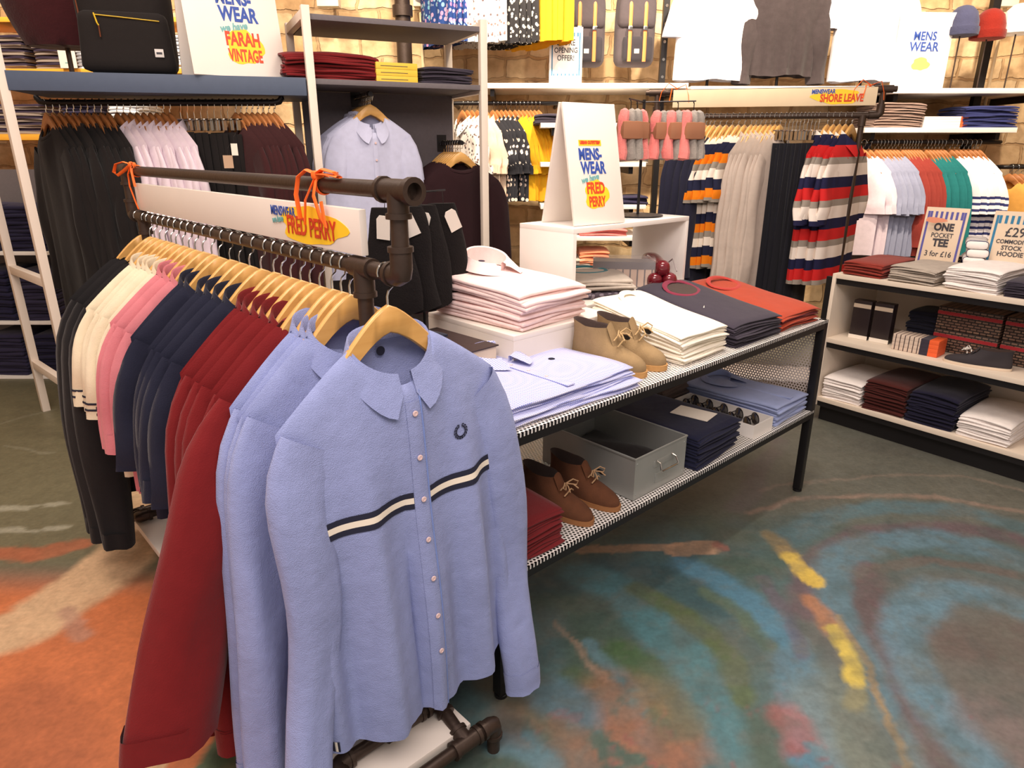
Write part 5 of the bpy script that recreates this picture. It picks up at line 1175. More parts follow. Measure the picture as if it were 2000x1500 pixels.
# end bay shelves
def ex_at(px, py): q = onplane(px, py, PR, EAZ); return (q-PR).dot(ED)
stack_at('folded_sweater', ew(.13, .06, zs1+.001), EROT, .50, .42, .030, 5, BURG, 'folded burgundy sweater', 'sweater', 'on the grey shelf left of the yellow boxes', 'burgundy sweaters on the grey shelf', 141, None, .014, .03)
YB = plain('yellow_card', (238, 196, 64), .55)
for i in range(3):
    o = thing('yellow_box', f'flat yellow box on the grey shelf, {("bottom", "middle", "top")[i]} of three', 'box', ew(.47, .05, zs1+.001+.033*i), EROT, 'yellow boxes on the grey shelf')
    MB().box(-.115, .115, 0, .14, 0, .032, b=.001).build('carton', YB, o); MB().box(-.09, .06, -.0008, -.0001, .013, .016).build('print_line', INK_DARK, o, False)
stack_at('folded_jeans', ew(.76, .05, zs1+.001), EROT, .30, .40, .025, 4, CHAR, 'folded dark jeans', 'jeans', 'on the grey shelf right of the yellow boxes', 'dark jeans on the grey shelf', 145, None, .012, .016)
LSH = cloth('pale_lilac_shirt', (196, 198, 224), .92, .06)
def faceout(x, z, n, protos, lab, cat, grp, hg, hw, L_=.34, hk='wood', neck=.118):
    o = thing('faceout_arm', f'black faceout arm on the grey panel holding the {hw}', 'rail', ew(x, EDEP-.10, z), EROT)
    MB().tube([(0, 0, 0), (0, -L_, 0)], .013, 10).build('arm', BLACKM, o); MB().box(-.03, .03, -.006, .0, -.05, .05).build('wall_plate', BLACKM, o, False)
    hang_row(ew(x, EDEP-.10-L_+.01, 0), EB, EROT, n, L_-.03, z+.013, protos, lab, cat, grp, hg, f'pale wooden hanger carrying the {hw}', 'the front', hk, neck, .02)
a1 = onplane(722, 184, ew(0, .12), EAZ); x1 = (a1-PR).dot(ED)
GL0 = Garment(seed=151, hs=.22, wch=.225, whem=.23, L=.85, slen=.75, d=.04, nw=.075, sr=.075, A=.006, nd=.09, drop=.105)
ls = [make_garment('pale_shirt', LSH, GL0, 'shirt', None, 2)]+[make_garment('pale_shirt', LSH, Garment(seed=152+i, hs=.235, L=.85, slen=.75, d=.018, sr=.07, nu=20, nv=12, drop=.105), 'shirt', None, 0) for i in range(2)]
faceout(x1, a1.z, 9, ls, 'pale lilac blue shirt on the grey panel', 'shirt', 'pale shirts on the grey panel', 'hangers of the pale shirts', 'pale lilac shirts', .36)
a2 = onplane(900, 279, ew(0, .12), EAZ); x2 = (a2-PR).dot(ED)
BKM = cloth('black_maroon_knit', (42, 22, 26), .96, .08)
ds = [make_garment('dark_sweater', BKM, Garment(seed=161+i, hs=.25, L=.82, slen=.75, d=.026, nw=.085, nd=.06, sr=.08, nu=24, nv=14), 'crew', None, 1 if i == 0 else 0) for i in range(2)]
m4 = MB(); q4 = Garment(seed=161, hs=.25, nw=.085, nd=.06)
m4.tube([(.07*math.sin(a), .02+.02*math.cos(a), -.006) for a in [R_(-70+20*i) for i in range(8)]], .006, 6, 0, .6); m4.build('orange_neck_tape', ORANGE, ds[0])
faceout(x2, a2.z, 8, ds, 'dark maroon sweater on the grey panel', 'sweater', 'dark sweaters on the grey panel', 'hangers of the dark sweaters', 'dark sweaters', .36)
# ------------------------------------------------------------------ second pipe rack, right of the centre
S0, S1 = AY(1268, 183, 4.50), AY(1745, 172, 4.22); ZB2 = (S0.z+S1.z)/2; ZR2 = AY(1500, 227, 4.36).z
S0.z = S1.z = 0; SD = (S1-S0).normalized(); SN = Vector((SD.y, -SD.x, 0)); SROT = math.atan2(SD.y, SD.x); SLN = (S1-S0).length
r2 = thing('clothes_rack', 'dark pipe clothes rack right of the centre holding the striped shirts and grey coats', 'clothes rack', S0, SROT)
MB().tube([(-.02, 0, ZB2), (SLN+.02, 0, ZB2)], .0165, 12).build('top_bar', PIPE, r2)
MB().tube([(.05, 0, ZR2), (SLN-.05, 0, ZR2)], .0165, 12).build('hanging_rail', PIPE, r2)
for x, sg in ((.05, 1), (SLN-.05, -1)):
    MB().tube([(x, 0, ZR2), (x, 0, ZB2)], .0165, 12).build('end_riser', PIPE, r2)
    mb = MB(); mb.tube([(x+sg*.06, 0, ZR2), (x+sg*.01, 0, ZR2), (x, 0, ZR2+.01), (x, 0, ZR2+.06)], .023, 12); mb.build('elbow_fitting', PIPE, r2)
    MB().tube([(x-.05, 0, ZB2), (x+.05, 0, ZB2)], .022, 12).build('tee_fitting', PIPE, r2)
    MB().tube([(x+sg*.09, 0, .02), (x+sg*.09, 0, ZR2)], .0165, 12).build('upright', PIPE, r2)
    MB().tube([(x+sg*.09, 0, ZR2-.06), (x+sg*.09, 0, ZR2)], .022, 12).build('tee_fitting', PIPE, r2)
    MB().tube([(x+sg*.09, -.3, .0), (x+sg*.09, -.3, .06), (x+sg*.09, .3, .06), (x+sg*.09, .3, 0)], .0165, 10).build('foot_pipe', PIPE, r2)
MB().box(.2, SLN-.2, -.14, .14, .08, .10).build('base_board', WHITE, r2, False)
def s2(px, py): q = onplane(px, py, S0, 90-math.degrees(SROT)); return (q-S0).dot(SD), q.z
xa, za = s2(1313, 211); xb, _ = s2(1706, 209)
s2o = thing('rack_sign', 'white menswear sign board with orange and yellow lettering on the rack right of the centre', 'sign', S0+SD*xa+SN*.03+Vector((0, 0, za)), SROT)
wb = xb-xa; MB().box(0, wb, -.008, .008, 0, .098, b=.002).build('board', plain('board_cream', (226, 204, 170), .6), s2o)
blob(s2o, INK_YEL, wb*.81, .048, .125, .040, -.0086, 6, n=36)
lettering('MENSWEAR', .032, INK_BLUE, s2o, (wb*.745, -.0098, .076), .0012, .0004, 0, .75); lettering('SHORE LEAVE', .056, INK_RED, s2o, (wb*.835, -.0102, .040), .002, .0004, 0, .68)
for px, nm in ((1322, 'left'), (1698, 'right')):
    x, _ = s2(px, 178); o = thing('ribbon_bow', f'orange ribbon bow tied round the {nm} end of the rack bar right of the centre', 'ribbon', S0+SD*x+Vector((0, 0, ZB2)), SROT)
    MB().tube([(0, .019*math.cos(a), .019*math.sin(a)) for a in [2*math.pi*i/14 for i in range(14)]], .008, 6, 0, .4, True).build('wrap', ORANGE, o)
    for p_ in ([(0, -.02, .02), (-.05, -.03, .05), (-.09, -.035, .0), (-.10, -.035, -.05)], [(0, -.02, .02), (.05, -.03, .04), (.07, -.035, -.02), (.075, -.035, -.06)], [(0, -.02, .02), (-.03, -.035, .02), (-.04, -.04, -.05)]): MB().tube(p_, .006, 6, 0, .4).build('tail', ORANGE, o)
s2rot = R_(45)
OST = striped('orange_stripe_cloth', [(0, (236, 224, 210)), (.26, (150, 140, 128)), (.44, (230, 128, 24)), (.70, (34, 36, 60))], .20, 2, .25)
RST = striped('red_stripe_cloth', [(0, (238, 226, 216)), (.30, (156, 146, 136)), (.46, (206, 42, 42)), (.74, (34, 34, 66))], .235, 2, .02)
GCT = cloth('greige_coat', (196, 180, 168), .93, .08); NV2 = cloth('navy_twill', (40, 40, 58), .93, .1); BLK3 = cloth('black_twill', (30, 30, 38), .93, .08)
q_ = dict(nu=20, nv=12)
def srow(pa, pb, n, protos, lab, cat, grp, hw, kind='wood', neck=.118, seed=1):
    a, _ = s2(pa, 227); b, _ = s2(pb, 227); hang_row(S0+SD*a, SD, s2rot, n, b-a, ZR2+.0165, protos, lab, cat, grp, 'hangers on the rack right of the centre', f'pale wooden hanger of the {hw} right of the centre' if kind == 'wood' else f'chrome clip hanger of the {hw} right of the centre', 'the left', kind, neck, .05, seed)
srow(1345, 1400, 7, [make_garment('navy_jacket', NV2, Garment(seed=201+i, hs=.235, L=1.05, slen=.7, sr=.075, d=.022, **q_), 'plain', None, 1) for i in range(2)], 'long navy jacket on the rack right of the centre', 'jacket', 'navy jackets right of the centre', 'navy jackets', seed=7)
srow(1402, 1462, 5, [make_garment('striped_tshirt', OST, Garment(seed=205+i, hs=.235, L=.78, slen=.24, sr=.085, cr=.085, d=.028, **q_), 'crew', None, 1) for i in range(2)], 'orange, navy and white striped T-shirt right of the centre', 'T-shirt', 'orange striped T-shirts right of the centre', 'orange striped T-shirts', seed=8)
srow(1464, 1530, 7, [make_garment('greige_coat', GCT, Garment(seed=209+i, hs=.235, L=1.0, slen=.8, sr=.075, d=.028, **q_), 'shirt', None, 1) for i in range(3)], 'long greige shirt coat on the rack right of the centre', 'coat', 'greige coats right of the centre', 'greige coats', seed=9)
srow(1532, 1605, 10, [make_trousers('black_trousers', BLK3, .13, 1.12, .022, 221+i) for i in range(2)], 'black trousers on the rack right of the centre', 'trousers', 'black trousers right of the centre', 'black trousers', 'clip', .16, seed=10)
RSG = dict(hs=.245, L=.86, slen=.36, sr=.09, cr=.085, d=.03, nd=.08)
rs_ = [make_garment('striped_shirt', RST, Garment(seed=231+i, **RSG, **q_), 'shirt', None, 1) for i in range(3)]
srow(1612, 1672, 5, rs_, 'red and navy striped shirt on the rack right of centre', 'shirt', 'red striped shirts right of the centre', 'red striped shirts', seed=11)
# ------------------------------------------------------------------ back wall
FY = 5.32                                         # front edge of the wall shelves
def shelf(name, lab, px0, px1, py, mat=WHITE2, th=.035, y=FY, d=None):
    a, b = AY(px0, py, y), AY(px1, py, y); z = (a.z+b.z)/2
    o = thing(name, lab, 'shelf', Vector((a.x, y, z)), 0); MB().box(0, b.x-a.x, 0, (d or WALLY-.002-y), -th, 0, b=.001).build('board', mat, o)
    for x in (.08, b.x-a.x-.11): MB().box(x, x+.03, .06, (d or WALLY-.002-y), -th-.05, -th-.0005).build('bracket', BLACKM, o, False)
    return o, z
_, zc = shelf('wall_shelf', 'white wall shelf at eye level under the two rucksacks', 935, 1345, 162)
_, zrr = shelf('wall_shelf', 'white wall shelf on the right under the beanies', 1735, 2080, 172)
_, zr3 = shelf('wall_shelf', 'white wall shelf on the right carrying the folded jeans', 1690, 1988, 249)
_, zm = shelf('wall_shelf', 'white wall shelf behind the second rack under the display garments', 1350, 1730, 168)
WARM = plain('warm_wood_shelf', (246, 178, 60), .5, 0, .05)
_, zl1 = shelf('wall_shelf', 'warm wooden wall shelf at the top left behind the black backpack', -260, 390, 33, WARM, .03, 5.15, .45)
_, zl2 = shelf('wall_shelf', 'warm wooden wall shelf on the left behind the slate blue shelf', -260, 392, 134, WARM, .03, 5.15, .45)
_, zl3 = shelf('wall_shelf', 'warm wooden wall shelf on the left beside the white frame', -260, 300, 262, WARM, .04, 5.15, .45)
def wst(name, px, py, y, w, t, n, mat, lab, cat, where, grp, seed, d=.34, z=None):
    p = AY(px, py, y); return stack_at(name, Vector((p.x, y+.02, z+.001)), 0, w, d, t, n, mat, lab, cat, where, grp, seed, None, .006, .012, None, 0.0, False)
DEN = cloth('dark_denim', (46, 42, 66), .92, .08); GDEN = cloth('grey_denim', (110, 98, 96), .92, .08); LDEN = cloth('pale_denim', (214, 218, 228), .92, .08)
JS = striped('jeans_folds', [(0, (150, 136, 126)), (.45, (58, 48, 66))], .046, 2, .0)
for i, (px, n, m, w_) in enumerate(((20, 5, JS, 'at the far left of the upper jeans shelf'), (95, 5, JS, 'second from the left on the upper jeans shelf'), (178, 6, LDEN, 'left of the black backpack on the upper jeans shelf'), (352, 5, LDEN, 'right of the black backpack on the upper jeans shelf'))):
    wst('folded_jeans', px, 134, 5.15, .21, .045, n, m, 'folded jeans', 'jeans', w_, f'jeans {w_}', 301+i, z=zl2)
for i, (px, n, m, w_) in enumerate(((-10, 5, JS, 'left of the white frame on the lower jeans shelf'), (55, 5, JS, 'right of the white frame on the lower jeans shelf'), (155, 5, DEN, 'behind the black sweatshirts on the lower jeans shelf'), (245, 5, LDEN, 'behind the white shirts on the lower jeans shelf'))):
    wst('folded_jeans', px, 262, 5.15, .22, .042, n, m, 'folded jeans', 'jeans', w_, f'jeans {w_}', 311+i, z=zl3)
o = thing('price_card', 'bright white card standing before the jeans on the upper left shelf', 'card', AY(136, 136, 5.13), 0); o.location.z = zl2+.001; MB().box(-.058, .058, -.002, .002, 0, .155).build('card', WHITE2, o, False); MB().box(-.02, .02, -.0028, -.0021, .03, .036).build('print_line', INK_TEAL, o, False)
o = thing('wall_poster', 'pale violet and yellow poster on the brick wall at the top left', 'poster', AY(170, 30, 5.7), 0)
MB().box(-.30, .30, 0, .01, .06, .9).build('sheet', plain('violet_poster', (236, 172, 236), .6), o, False); MB().prism([(-.30, .22), (-.05, .30), (.30, .36), (.30, .9), (-.30, .9)], -.002, -.0005, lambda u, v, a: (u, a, v)).build('yellow_field', plain('poster_yellow', (250, 226, 70), .6), o, False)
# lower white shelves of the left wall with stacked jeans
ly = 4.45; zz = [AY(50, p, ly).z for p in (735, 628, 492)]
xl, xr = AY(-160, 600, ly).x, AY(121, 630, ly).x
lsu = thing('shelf_unit', 'low white shelf unit full of dark jeans at the left edge', 'shelf unit', Vector((xl, ly, 0)), 0)
lwd = xr-xl
for i, z in enumerate(zz): MB().box(.0, lwd, 0, .45, z-.022, z, b=.001).build('shelf_board', WHITE2, lsu)
MB().box(0, lwd, .02, .43, 0, zz[0]-.023).build('plinth', BLACKM, lsu, False); MB().box(0, lwd, .43, .45, zz[0], zz[2]+.5).build('back_board', DGREY, lsu, False)
for k, (z, lbl, hgt) in enumerate(((zz[0], 'bottom', 6), (zz[1], 'middle', 7), (zz[2], 'top', 6))):
    for j, px in enumerate((-15, 62)):
        p = AY(px, 600, ly); stack_at('folded_jeans', Vector((p.x+.05*j, ly+.02, z+.001)), 0, .25, .36, .05, hgt, (DEN, cloth('ink_denim', (34, 32, 58), .92, .08))[(j+k) % 2], 'folded dark jeans', 'jeans', f'in the {"left" if j == 0 else "right"} pile on the {lbl} white board', f'jeans {lbl} {j}', 331+k*3+j, None, .008, .01, None, 0.0, False)
# centre shelving seen round the menswear board
for i, (py, w_) in enumerate(((240, 'highest'), (317, 'second'), (400, 'third'), (462, 'fourth'), (530, 'lowest'))):
    o, z = shelf('wall_shelf', f'white wall shelf behind the display cube, {w_} of the five', 1056, 1262, py, WHITE2, .03, 5.0, .48)
    st = {1: [(1238, SGREY, 3, .03)], 3: [(1180, SPINK, 3, .018)], 2: [(1236, DEN, 2, .03)], 4: [(1126, GREY, 3, .03), (1160, cloth('peach_cloth', (226, 140, 104)), 5, .03)], 0: [(1075, CHAR, 2, .03)]}[i]
    for j, (px, m, n, t) in enumerate(st): wst('folded_tshirt', px, py, 5.0, .22 if i != 3 else .34, t, n, m, f'folded {("dark grey", "grey", "denim blue", "pink", "pale grey" if j == 0 else "peach")[i]} T-shirt', 'T-shirt', f'on the {w_} wall shelf behind the cube', f'T-shirts behind the cube {i}{j}', 351+i*3+j, .3, z)
# hung rows on the back wall, left of the rucksacks
def wrail(lab, px0, px1, py, y, drop=.10):
    a, b = AY(px0, py, y), AY(px1, py, y); z = a.z; o = thing('wall_rail', lab, 'rail', Vector((a.x, y, z-.0165)), 0); l = b.x-a.x
    MB().tube([(0, WALLY-y-.004, 0), (0, .03, 0), (.008, .008, 0), (.03, 0, 0), (l-.03, 0, 0), (l-.008, .008, 0), (l, .03, 0), (l, WALLY-y-.004, 0)], .015, 10).build('rail_pipe', BLACKM, o); return a, z
FW = spotted('white_floral', (232, 226, 222), (60, 56, 70), 34, .30, (150, 120, 110)); FD = spotted('dark_floral', (34, 34, 42), (226, 190, 170), 26, .34, (240, 236, 230)); FB = spotted('blue_floral', (30, 64, 130), (90, 200, 220), 30, .42, (230, 120, 170)); YL = cloth('yellow_cloth', (246, 184, 40), .9, .05); BLSH = cloth('blush_cloth', (232, 208, 186), .9, .05); FK = spotted('dotted_black', (40, 38, 42), (232, 224, 214), 34, .36)
def cg(m, i, L_=.8, nm='patterned_shirt', **k): return make_garment(nm, m, Garment(seed=401+i, hs=.22, L=L_, slen=k.get('slen', .25), sr=.08, cr=.08, d=.024, A=.014, nu=18, nv=11), 'shirt', None, 0)
wr = R_(-58)
a, z = wrail('dark wall rail of patterned shirts under the eye level shelf', 885, 1092, 197, 5.42)
for px0, px1, n, m, nm, lab, sd in ((898, 926, 3, FW, 'patterned_shirt', 'white floral shirt', 21), (928, 952, 3, BLSH, 'blush_shirt', 'blush pink shirt', 22), (958, 1000, 5, FD, 'patterned_shirt', 'dark floral shirt', 23), (1002, 1056, 7, YL, 'yellow_shirt', 'bright yellow shirt', 24)):
    p0, p1 = AY(px0, 197, 5.42), AY(px1, 197, 5.42)
    hang_row(p0, dx, wr, n, p1.x-p0.x, z, [cg(m, sd, .58, nm)], f'{lab} on the lower wall rail', 'shirt', f'{lab}s on the lower wall rail', 'hangers on the lower wall rail', f'brown hanger of the {lab}s on the lower wall rail', 'the left', 'brown', seed=sd)
a = AY(840, -150, 5.42); zt2 = AY(960, 105, 5.42).z+.80+NECK
b = AY(1105, -150, 5.42)
o = thing('wall_rail', 'dark wall rail above the frame holding the upper patterned shirts', 'rail', Vector((AY(835, 60, 5.42).x, 5.42, zt2-.0165)), 0); l = AY(1100, 60, 5.42).x-o.location.x
MB().tube([(0, WALLY-5.424, 0), (0, 0, 0), (l, 0, 0), (l, WALLY-5.424, 0)], .015, 10).build('rail_pipe', BLACKM, o)
for px0, px1, n, m, nm, lab, sd in ((848, 880, 4, FB, 'patterned_shirt', 'blue multicoloured shirt', 31), (884, 962, 6, FW, 'patterned_shirt', 'white floral shirt', 32), (968, 1016, 4, FK, 'patterned_shirt', 'black dotted shirt', 33), (1020, 1085, 6, YL, 'yellow_shirt', 'bright yellow shirt', 34)):
    p0, p1 = AY(px0, 60, 5.42), AY(px1, 60, 5.42)
    hang_row(p0, dx, wr, n, p1.x-p0.x, zt2, [cg(m, sd, .78, nm)], f'{lab} on the upper wall rail', 'shirt', f'{lab}s on the upper wall rail', 'hangers on the upper wall rail', f'brown hanger of the {lab}s on the upper wall rail', 'the left', 'brown', seed=sd)
# two rucksacks
RG = cloth('charcoal_canvas', (84, 76, 80), .9, .08, 300, .25); TAN = plain('tan_leather', (222, 132, 70), .5)
def rucksack(px, lab):
    p = AY(px, 130, 5.50); o = thing('rucksack', lab, 'rucksack', p, R_(4), 'charcoal rucksacks on the wall')
    MB().rbox(.148, .07, .26, .06, 10, 7, 12, 0, (0, .07, .26), lambda x, y, z: (x*(1-.10*max(0, z/.26)**2), y, z)).build('main_body', RG, o)
    MB().rbox(.140, .05, .14, .045, 10, 6, 8, 0, (0, .035, .39), lambda x, y, z: (x*(1-.12*max(0, z/.14)), y-.012, z)).build('top_flap', RG, o)
    MB().rbox(.112, .026, .085, .022, 8, 4, 6, 0, (.01, .0, .115)).build('front_pocket', cloth('dark_canvas_pocket', (56, 52, 58), .9), o)
    for x in (-.055, .055):
        MB().tube([(x, .03, .535), (x, -.014, .49), (x, -.030, .38), (x, -.030, .22), (x, -.034, .10), (x, -.032, .03)], .013, 8, 0, .25).build('strap', TAN, o)
        MB().box(x-.016, x+.016, -.041, -.034, .235, .262, b=.002).build('buckle', CHROME, o)
    MB().box(-.018, .018, -.030, -.0265, .085, .115).build('label_patch', PAPER, o, False)
    MB().tube([(-.025, .07, .52), (-.02, .07, .55), (.02, .07, .55), (.025, .07, .52)], .006, 6).build('grab_loop', RG, o); MB().tube([(0, .07, .543), (0, WALLY-5.506, .543)], .006, 6).build('peg', BLACKM, o)
rucksack(1143, 'charcoal rucksack with tan straps hanging left of the other, above the store opening card'); rucksack(1240, 'charcoal rucksack with tan straps hanging right of the other, beside the black wall post')
# store opening card
p = AY(1105, 166, 5.30); o = thing('offer_card', 'white store opening offer card on the eye level wall shelf', 'card', Vector((p.x, 5.36, zc+.001)), 0)
MB().box(-.118, .118, 0, .006, 0, .365).build('card', WHITE2, o, False); mb = MB()
for i in range(7): mb.box(-.085+i*.028-.006, -.085+i*.028+.006, -.001, 0, .305, .33); mb.box(-.085+i*.028-.004, -.085+i*.028+.004, -.001, 0, .05, .065)
for sx in (-.098, .098): mb.box(sx-.004, sx+.004, -.001, 0, .05, .33)
mb.build('striped_border', STT, o, False)
for s_, sz, zz_ in (('STORE', .055, .265), ('OPENING', .048, .215), ('OFFER!', .05, .165)): lettering(s_, sz, INK_DARK, o, (0, -.0014, zz_), .0008, .0003, 0, .8)
# wall post, column, conduits, boxes
o = thing('wall_post', 'black perforated wall post right of the rucksacks', 'post', Vector((AY(1297, 100, 5.62).x, 5.62, 0)), 0); mb = MB(); mb.box(-.022, .022, 0, .05, 0, 3.7); mb.build('channel', BLACKM, o, False)
for i in range(14): MB().lathe([(.001, 0), (.011, 0), (.011, .003), (.001, .003)], 8, 0, (0, 0, 0), Matrix.Translation((0, 0, 1.9+.12*i)) @ Matrix.Rotation(R_(90), 4, 'X')).build('bolt', CHROME, o)
o = thing('drain_pipe', 'thick dark pipe running up the wall behind the grey end bay', 'pipe', Vector((AY(782, 60, 5.3).x, 5.45, 0)), 0); mb = MB(); mb.tube([(0, 0, 0), (0, 0, 3.7)], .055, 16); mb.build('pipe', PIPE, o); zf = AY(782, 22, 5.45).z; MB().tube([(0, 0, zf-.035), (0, 0, zf+.035)], .072, 16).build('collar', PIPE, o)
o = thing('wall_post', 'dark wall post behind the beanies at the right', 'post', Vector((AY(1925, 120, 5.62).x, 5.62, 0)), 0); MB().box(-.028, .028, 0, .05, 0, 3.7).build('channel', BLACKM, o, False)
o = thing('wall_post', 'dark blue grey wall post right of the second white display T-shirt', 'post', Vector((AY(1722, 120, 5.62).x, 5.62, 0)), 0); MB().box(-.022, .022, 0, .05, 0, 3.7).build('channel', plain('navy_post', (60, 66, 96), .5), o, False)
for px, lab in ((823, 'thin pale conduit beside the thick dark pipe'), (1957, 'thin pale conduit beside the white beanie')):
    o = thing('conduit', lab, 'conduit', Vector((AY(px, 60, 5.70).x, 5.72, 0)), 0); MB().tube([(0, 0, 1.0), (0, 0, AY(px, 5, 5.7).z)], .014, 8).build('tube', plain('conduit_cream', (226, 200, 160), .5), o)
for px, lab in ((640, 'square white electrical box at the top left of the grey bay'), (828, 'square white electrical box above the thin conduit by the thick pipe'), (1968, 'square white electrical box at the top right corner')):
    p = AY(px, 12, 5.66); o = thing('electrical_box', lab, 'electrical box', Vector((p.x, 5.66, p.z)), 0); MB().box(-.08, .08, 0, .088, 0, .16, b=.004).build('housing', plain('box_white', (226, 216, 200), .5), o)
# display garments above the second rack
HTR = cloth('heather_charcoal', (62, 54, 56), .93, .1, 260, .3, .15); WT = cloth('display_white', (232, 228, 236), .92, .05); GT = cloth('display_grey', (150, 138, 134), .92, .05)
def disp(name, mat, px, zh, L_, hs, sl, lab, cat, style, **k):
    p = AY(px, 165, 5.50); g = make_garment(name, mat, Garment(**{**dict(seed=500+px, hs=hs, L=L_, slen=sl, d=.08, A=.016, sr=.10, cr=.095 if sl < .5 else .07, sd=.05, spread=.06, nu=30, nv=18), **k}), style, None, 1)
    place(g, Vector((p.x, 5.50, max(zh, zm+.035)+L_)), R_(k.get('rz', 0)) if False else 0); tag(g, lab, cat)
    o = thing('display_stand', f'black stand carrying the {lab}', 'stand', Vector((p.x, 5.52, zm+.001)), 0); MB().lathe([(.001, 0), (.10, 0), (.10, .006), (.001, .01)], 20).build('base', BLACKM, o); MB().tube([(0, 0, .005), (0, 0, zh+L_-zm-.1)], .011, 8).build('pole', BLACKM, o); MB().tube([(-.16, 0, zh+L_-zm-.13), (0, 0, zh+L_-zm-.09), (.16, 0, zh+L_-zm-.13)], .014, 8).build('shoulder_bar', BLACKM, o)
disp('display_tshirt', WT, 1382, AY(1382, 158, 5.5).z, .74, .235, .30, 'white T-shirt on display left of the charcoal sweatshirt', 'T-shirt', 'crew')
disp('display_sweatshirt', HTR, 1518, AY(1527, 150, 5.5).z, .72, .26, .62, 'charcoal sweatshirt on display between two white T-shirts', 'sweatshirt', 'sweat', spread=.03, wch=.25, whem=.235)
disp('display_tshirt', WT, 1682, AY(1682, 160, 5.5).z, .80, .225, .30, 'white T-shirt on display right of the charcoal sweatshirt', 'T-shirt', 'crew')
# beanies on stands, menswear card, right hand shelf
for px, py, m, nm in ((1875, 70, cloth('slate_knit', (70, 72, 100), .95, .15, 120, .5), 'slate blue'), (1927, 76, cloth('red_knit', (132, 34, 24), .95, .15, 120, .5), 'brick red'), (1984, 66, cloth('white_knit', (242, 236, 232), .95, .15, 120, .5), 'white')):
    p = AY(px, py, 5.45); hz = p.z-zrr
    o = thing('beanie', f'{nm} knitted beanie on a thin stand on the right wall shelf', 'hat', Vector((p.x, 5.45, p.z)), 0)
    MB().lathe([(.095, .0), (.105, .004), (.108, .05), (.104, .055), (.103, .09), (.085, .15), (.05, .185), (.02, .195), (.001, .196)], 24).build('crown', m, o); MB().lathe([(.098, -.004), (.112, 0), (.115, .03), (.112, .052), (.100, .054)], 24).build('folded_brim', m, o)
    o = thing('hat_stand', f'thin stand under the {nm} beanie', 'stand', Vector((p.x, 5.45, zrr+.001)), 0); MB().tube([(0, 0, 0), (0, 0, hz+.12)], .005, 6).build('pole', PIPE, o); MB().lathe([(.001, 0), (.06, 0), (.06, .005), (.001, .007)], 16).build('base', PIPE, o)
p = AY(1795, 172, 5.36); o = thing('menswear_card', 'large white menswear card on the right wall shelf beside the beanies', 'card', Vector((p.x, 5.40, zrr+.001)), R_(3))
MB().box(-.20, .20, 0, .008, 0, .50, b=.001).build('card', WHITE2, o); lettering('MENS', .080, INK_BLUE, o, (0, -.0014, .345), .0015, .0003, 0, .85); lettering('WEAR', .085, INK_BLUE, o, (.005, -.0014, .275), .0015, .0003, 0, .9); blob(o, plain('lime_splash', (226, 232, 110), .6), .0, .165, .065, .042, -.001, 9)
wst('folded_sweater', 1757, 249, FY, .36, .020, 9, cloth('taupe_knit', (150, 126, 116)), 'folded taupe sweater', 'sweater', 'on the right wall shelf', 'taupe sweaters on the right wall shelf', 601, .34, zr3)
for i in range(4):
    p = AY(1852, 249, FY); o = thing('sock_pack', f'small striped pack with an orange end on the right wall shelf, {ordn(4-i)} from the top', 'pack', Vector((p.x, FY+.03, zr3+.001+.019*i)), 0, 'small packs on the right wall shelf'); MB().box(-.17, .10, 0, .12, 0, .0185, b=.001).build('wrapped_end', STRW, o); MB().box(.10, .155, 0, .12, 0, .0185, b=.001).build('orange_end', plain('orange_card', (240, 100, 50), .5), o)
wst('folded_jeans', 1935, 249, FY, .40, .026, 6, cloth('mid_denim', (52, 58, 110)), 'folded blue jeans', 'jeans', 'on the right wall shelf', 'blue jeans on the right wall shelf', 605, .34, zr3)
zr4 = AY(1850, 273, 5.42).z; a, z = wrail('dark wall rail of coloured T-shirts on the right', 1700, 1958, 273, 5.42); wr2 = R_(-62)
GB_ = cloth('grey_blue_tee', (150, 154, 178), .92, .06); BR_ = cloth('brick_polo', (148, 60, 52), .92, .06); TQ = cloth('teal_polo', (38, 118, 118), .92, .06)
WS2 = striped('white_navy_tee', [(0, (238, 232, 236))]+[(.06+.055*k+.022*j, ((52, 56, 104), (238, 232, 236))[j]) for k in range(8) for j in (0, 1)], .8, 2, -.18)
def tg(m, sd, nm, sl=.26, L_=.72): return [make_garment(nm, m, Garment(seed=sd+i, hs=.215, L=L_, slen=sl, sr=.095, cr=.10, d=.022, nu=18, nv=11), 'crew', None, 0) for i in range(2)]
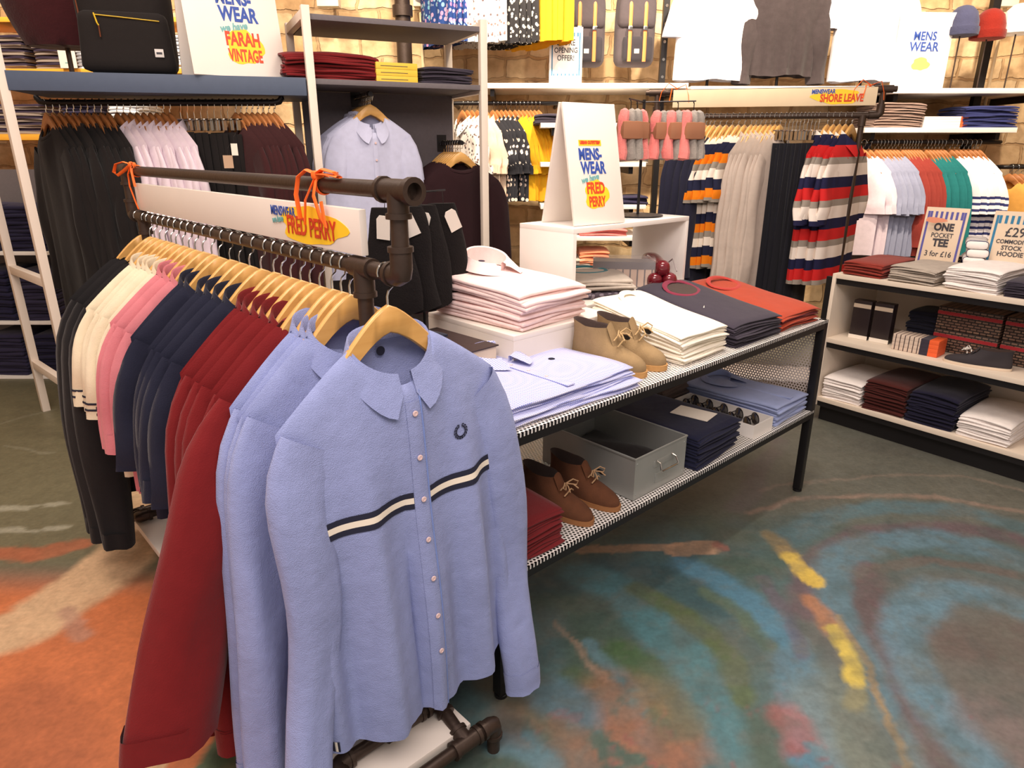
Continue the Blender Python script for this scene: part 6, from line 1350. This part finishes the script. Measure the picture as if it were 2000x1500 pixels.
for px0, px1, n, pr, lab, cat in ((1672, 1705, 3, tg(WSH, 611, 'white_tshirt'), 'white T-shirt', 'T-shirt'), (1708, 1756, 7, tg(GB_, 613, 'grey_tshirt'), 'grey blue T-shirt', 'T-shirt'), (1760, 1800, 7, tg(BR_, 615, 'brick_shirt', .5), 'brick red shirt', 'shirt'), (1806, 1848, 6, tg(TQ, 617, 'teal_shirt', .55, .85), 'teal shirt', 'shirt'), (1854, 1918, 7, tg(WS2, 619, 'striped_tshirt'), 'navy striped white T-shirt', 'T-shirt')):
    p0, p1 = AY(px0, 273, 5.42), AY(px1, 273, 5.42)
    hang_row(p0, dx, wr2, n, p1.x-p0.x, z, pr, f'{lab} on the right wall rail', cat, f'{lab}s on the right wall rail', 'hangers on the right wall rail', f'brown hanger of the {lab}s, right wall rail', 'the left', 'brown', seed=px0)
a, z2 = wrail('low dark wall rail of grey trousers on the right', 1690, 2040, 372, 5.50)
TRG = cloth('grey_trouser', (92, 84, 94), .93, .06); YLT = cloth('mustard_shirt', (228, 168, 84), .92, .06)
p0, p1 = AY(1695, 372, 5.5), AY(1815, 372, 5.5); hang_row(p0, dx, R_(-70), 10, p1.x-p0.x, z2, [make_trousers('grey_trousers', TRG, .12, .6, .02, 631)], 'grey trousers on the low right wall rail', 'trousers', 'grey trousers on the low right wall rail', 'clip hangers on the low right wall rail', 'chrome clip hanger on the low right wall rail', 'the left', 'clip', .155, seed=41)
p0, p1 = AY(1890, 372, 5.5), AY(1960, 372, 5.5); hang_row(p0, dx, R_(-70), 5, p1.x-p0.x, z2, [make_trousers('checked_trousers', spotted('check_navy', (60, 58, 90), (206, 196, 200), 60, .42), .12, .6, .02, 633)], 'navy checked trousers on the low right wall rail', 'trousers', 'checked trousers on the low right wall rail', 'clip hangers on the low right wall rail', 'chrome clip hanger of the checked trousers on the low rail', 'the left', 'clip', .155, seed=42)
a, z3 = wrail('dark wall rail of mustard shirts at the right edge', 1962, 2075, 322, 5.40)
p0, p1 = AY(1970, 322, 5.4), AY(2060, 322, 5.4); hang_row(p0, dx, wr2, 8, p1.x-p0.x, z3, tg(YLT, 641, 'mustard_shirt', .26, .5), 'mustard yellow shirt at the right edge', 'shirt', 'mustard shirts on the right wall rail', 'hangers of the mustard shirts', 'brown wooden hanger of the mustard shirts at the right edge', 'the left', 'brown', seed=43)
